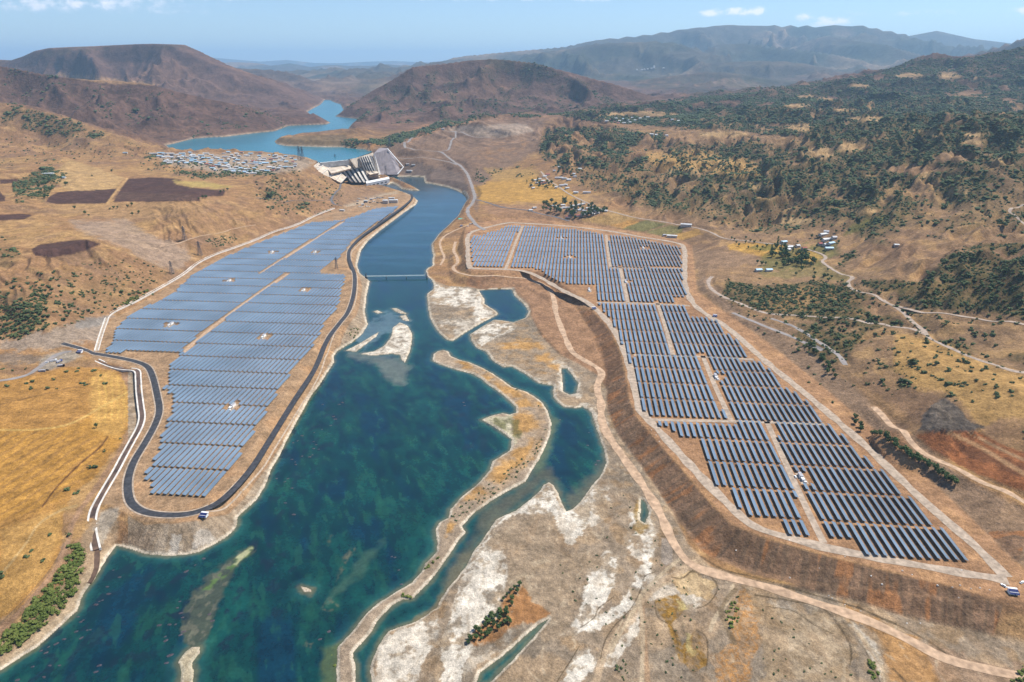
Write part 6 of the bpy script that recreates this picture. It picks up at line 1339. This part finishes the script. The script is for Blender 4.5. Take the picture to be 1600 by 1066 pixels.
flats = scatter_poly([(800,860),(870,880),(900,940),(960,1000),(1010,1060),(1100,1066),(1100,960),(1180,925),(1190,1060),(1350,1060),(1180,930),(1060,880),(990,790),(960,760),(930,860)], 90, 12)
addpts(flats, 1.2, 0, 'gravel flats')
addpts(scatter_poly([(1133,955),(1150,938),(1156,945),(1152,975),(1145,982),(1132,962)], 14, 6), 2.3, 1, 'orange gully'); addpts(scatter_poly([(1355,1030),(1365,1025),(1374,1055),(1360,1066)], 8, 5), 2.4, 1, 'orange gully')
addpts(scatter_poly([(1572,1050),(1600,1045),(1640,1050),(1640,1080),(1570,1066)], 14, 6), 3, 1, 'lower right corner'); addpts(scatter_poly([(505,1015),(524,1000),(524,1066),(500,1066)], 16, 6), 2.0, 1, 'spit foot')
addpts(scatter_poly([(960,1050),(972,1020),(985,1045),(975,1066)], 10, 6), 1.3, 0, 'gravel flats')
addpts(scatter_poly([(540,520),(555,510),(565,518),(552,530)], 12, 4), 2.4, 1, 'left shore'); 
lh = scatter_poly([(0,440),(70,425),(180,430),(250,440),(235,455),(190,478),(140,500),(60,520),(0,530)], 210, 4.5); addpts(lh, 3.6, 0, 'left gullied slope')
lh = scatter_poly([(0,480),(70,450),(72,500),(40,528),(0,535)], 110, 4); addpts(lh, 4.2, 0, 'left gullied slope')
addpts(scatter_poly([(120,410),(220,405),(280,430),(200,440)], 40, 6), 2.8, 0, 'left gullied slope'); addpts(scatter_poly([(320,375),(370,365),(372,378),(335,388)], 50, 3), 3, 0, 'left gullied slope')
addpts(scatter_poly([(188,478),(215,458),(232,452),(228,462),(200,478)], 22, 3.5), 3.6, 1, 'left gullied slope')
addpts(scatter_poly([(400,285),(520,275),(540,300),(520,335),(430,335),(400,310)], 160, 4), 4.2, 0, 'slope by the dam')
addpts(scatter_poly([(1220,440),(1600,430),(1600,640),(1340,600),(1250,530)], 120, 8), 3.6, 0, 'right slopes')
addpts(scatter_poly([(1060,440),(1170,470),(1290,560),(1330,650),(1300,640),(1200,530)], 22, 8), 2.8, 0, 'stream valley')
addpts(scatter_poly([(0,210),(220,225),(240,240),(150,255),(0,262)], 110, 4), 4.5, 0, 'left plateau'); addpts(scatter_poly([(230,243),(460,255),(470,272),(300,280),(210,262)], 150, 3.5), 5, 0, 'camp')
# random cover from the vegetation map
cell = np.zeros(GX.shape); cell[:-1] = (YR[1:] - YR[:-1])[:, None] * ((UC[1] - UC[0]) * YR[:-1])[:, None]
wv = np.power(VEG, 1.6) * np.minimum(cell, 40) * (GY < 5200) * (PX > -60) * (PX < 1660) * (PY < 1080); wv = wv.ravel(); wv /= wv.sum()
NS = int(os.environ.get('NSHRUB', '110000'))
pick = rng.choice(len(wv), NS, p=wv, replace=False); jx = rng.uniform(-.5, .5, (NS, 2))
sx_, sy_ = GX.ravel()[pick], GY.ravel()[pick]; sx_ = sx_ + jx[:, 0] * (UC[1] - UC[0]) * sy_; sy_ = sy_ + jx[:, 1] * 2
szz = ground(sx_, sy_); sc_ = rng.lognormal(0, .42, NS) * np.clip(1.7 + sy_ * .0009, 1.9, 4.8)
for k in range(NS): S.append((sx_[k], sy_[k], szz[k], sc_[k], 0, 'wood'))
S2 = []
rl = np.zeros(0)
for s_ in S:
    px, py = proj(s_[0], s_[1], s_[2]); w = s_[3] / math.sqrt(s_[0] ** 2 + s_[1] ** 2 + 160000)
    S2.append((w if (0 < px < 1600 and 0 < py < 1066) else 0, s_))
S2.sort(key=lambda a: -a[0])
LABS = {'golden field': 'dark round shrub in the golden field', 'lower left bank': 'bright green bush in lower left shore strip', 'river spit': 'low shrub on the long gravel spit between the river arms', 'gravel flats': 'tiny scattered shrub on the grey gravel flats',
        'orange gully': 'green bush in the orange gully by the dug pits', 'lower right corner': 'green bush in the lower right corner of the flats', 'spit foot': 'green bush at the foot of the gravel spit', 'left shore': 'green bush on the left shore near the pipe bridge', 'left gullied slope': 'dark shrub on the dry gullied slope left of the canal',
        'slope by the dam': 'dark shrub on the brown slope beside the dam', 'right slopes': 'dark shrub dotted on the dry slopes right of the stream', 'stream valley': 'lone shrub on the bare ground beside the stream valley', 'left plateau': 'dark shrub on the left plateau', 'camp': 'dark shrub beside the camp', 'wood': None}
def wlab(x, y):
    for (x0, x1, y0, y1), t in (((0, 450, 0, 1066), 'dark green shrub on the dry slopes left of the river'), ((1100, 1345, 425, 480), 'dark green shrub on the knoll below the orchard village'), ((1345, 1700, 360, 515), 'dark green shrub on the rounded scrub hill at the right'), ((1100, 1380, 480, 660), 'dark green shrub between the stream and the pale valley roads'), ((1360, 1700, 515, 640), 'dark green shrub on the dry golden rise above the grey cutting'), ((1400, 1700, 640, 800), 'dark green shrub above the orange clay terraces')):
        if x0 <= x < x1 and y0 <= y < y1: return t
    return 'dark green shrub on the wooded right hillsides'
TOP = sorted(S2[:300], key=lambda a: float(proj(a[1][0], a[1][1], a[1][2])[0])); cnt = {}
for w, s_ in TOP:
    cnt[s_[5]] = cnt.get(s_[5], -1) + 1
    o = link(bpy.data.objects.new('shrub', random.choice(BUSHG if s_[4] else BUSH))); o.location = (s_[0], s_[1], s_[2] - .1); q = s_[3]; o.scale = (q, q, q * random.uniform(.7, 1.0)); o.rotation_euler = (0, 0, random.uniform(0, 6.28))
    tag(o, (LABS[s_[5]] or wlab(*[float(v) for v in proj(s_[0], s_[1], s_[2])])) + (f', {ordn(cnt[s_[5]])} from left' if s_[5] in ('lower left bank', 'orange gully', 'golden field') else ''), 'shrub', 'shrubs ' + s_[5] if s_[5] != 'wood' else 'shrubs: ' + wlab(*[float(v) for v in proj(s_[0], s_[1], s_[2])]).split('shrub ')[1])
for kind, mt in ((0, 'scrub'), (1, 'leafy')):
    L_ = [s_ for w, s_ in S2[300:] if s_[4] == kind]
    if not L_: continue
    A_ = np.array([(a[0], a[1], a[2], a[3]) for a in L_]); n = len(A_); g = np.random.default_rng(5)
    dist = np.hypot(A_[:, 0], A_[:, 1]); Vs = []; Fs = []; k0 = 0
    for near in (True, False):
        q = A_[(dist < 1500) == near]
        if not len(q): continue
        for var in range(5):
            qq = q[var::5]; m_ = len(qq)
            if not m_: continue
            v, f = clumps(4 if near else 1, .62 if near else .25, .32, .36, .50 if near else .85, 200 + var + 10 * near, 14 if near else 7, .16)
            an = g.uniform(0, 6.28, m_); c_, s2 = np.cos(an), np.sin(an); hh = g.uniform(.6, 1.0, m_)
            X = (v[None, :, 0] * c_[:, None] - v[None, :, 1] * s2[:, None]) * qq[:, 3:4] + qq[:, 0:1]; Y = (v[None, :, 0] * s2[:, None] + v[None, :, 1] * c_[:, None]) * qq[:, 3:4] + qq[:, 1:2]; Z = v[None, :, 2] * (qq[:, 3] * hh)[:, None] + qq[:, 2:3] - .1
            Vs.append(np.stack([X, Y, Z], 2).reshape(-1, 3)); Fs.append((f[None] + (np.arange(m_) * len(v))[:, None, None] + k0).reshape(-1, 3)); k0 += m_ * len(v)
    nm = 'scrub_cover' if kind == 0 else 'bank_thicket'
    me = npmesh(nm, np.concatenate(Vs), np.concatenate(Fs), [M[mt]])
    tag(link(bpy.data.objects.new(nm, me)), 'dark scrub dotted over the hillsides, too many bushes to count' if kind == 0 else 'bright green waterside bushes filling the bank', 'scrub', None, 'stuff')

# ---------------------------------------------------------------- rocks breaking the river surface
rk = [(177,891),(187,902),(168,917),(170,928),(160,938),(150,945),(155,940),(122,964),(130,969),(126,972),(136,985),(141,984),(119,987),(127,997),(100,999),(92,981),(88,1006),(76,1011),(72,1020),(64,1017),(51,1042),(78,1040),(93,1040),(69,1058),(27,1063),(150,1050),(155,1040),(249,977),(258,995),(259,1001),(265,976),(274,976),
      (281,940),(277,950),(283,958),(282,992),(287,987),(285,965),(266,1024),(260,1036),(327,960),(332,970),(318,873),(305,883),(291,893),(504,632),(530,632),(535,629),(521,651),(524,655),(517,665),(503,671),(491,676),(472,681),(465,689),(458,692),(490,690),(494,695),(490,701),(498,702),(472,713),(484,714),(488,711),(456,718),(461,722),(462,726),
      (432,748),(450,748),(445,753),(456,763),(446,786),(459,804),(612,870),(617,871),(623,891),(627,913),(514,987),(500,999),(724,629),(726,634),(920,676),(918,696),(935,720),(931,726),(875,656)]
ROCKM = []
for i in range(5):
    g = np.random.default_rng(300 + i); v = IV * g.uniform(.75, 1.2, (12, 1)) * [1.5, .9, .28]; ROCKM.append(npmesh('river_rock', v, IF, [M['rockdark']]))
rkn = {}
for px, py in sorted(rk):
    g = W3(px, py, 0); o = link(bpy.data.objects.new('river_rock', random.choice(ROCKM))); s = random.uniform(.8, 1.7); o.location = (g[0], g[1], -.05 * s); o.scale = (s, s, s); o.rotation_euler = (0, 0, random.uniform(-.3, .9))
    pl = 'near left shore' if px < 350 else ('below the left solar field embankment' if px < 560 and py < 810 else ('off the gravel spit' if px < 700 else ('in the inner pool' if px > 760 else 'near the pale islet')))
    rkn[pl] = rkn.get(pl, -1) + 1; tag(o, f'dark low rock {pl}, {ordn(rkn[pl])} from left', 'rock', f'river rocks {pl}')
# pale boulders on the embankment of the right terrace
bd = [(1280,888),(1234,903),(1295,931),(1361,900),(1378,913),(1410,892),(1425,898),(1498,934),(1517,920),(1417,974),(1438,974),(1531,919),(1546,922),(1300,935),(1320,945),(1345,955),(1500,915),(1320,870),(1233,844),(1150,860),(1030,690),(1025,680),(1018,672),(968,594),(891,478),(897,486),(903,482),(1465,915),(1488,918),(1502,891)]
BOU = [npmesh('boulder', IV * np.random.default_rng(400 + i).uniform(.7, 1.25, (12, 1)), IF, [M['concrete']]) for i in range(4)]
for p, g in zip(bd, hit([b_[0] for b_ in bd], [b_[1] for b_ in bd])):
    o = link(bpy.data.objects.new('boulder', random.choice(BOU))); s = random.uniform(.5, 1.0); o.location = (g[0], g[1], g[2] + .2 * s); o.scale = (s, s, s * .7)
    tag(o, 'small pale boulder on the right terrace embankment', 'boulder', 'pale boulders on the embankment')
# ---------------------------------------------------------------- haze: one closed box of even air round the whole scene
hz = MB(); hz.box((0, 28000, -70), (150000, 70000, 1560))
ho = hz.build('haze', [bpy.data.materials.new('haze_air')])
hm = ho.data.materials[0]; hm.use_nodes = True; hn = hm.node_tree; hn.nodes.clear()
out = hn.nodes.new('ShaderNodeOutputMaterial'); pv = hn.nodes.new('ShaderNodeVolumePrincipled')
pv.inputs['Color'].default_value = (.46, .73, 1.0, 1); pv.inputs['Density'].default_value = 3.9e-5; pv.inputs['Anisotropy'].default_value = .2
hn.links.new(pv.outputs[0], out.inputs['Volume'])
tag(ho, kind='stuff')
print('objects', len(bpy.data.objects))
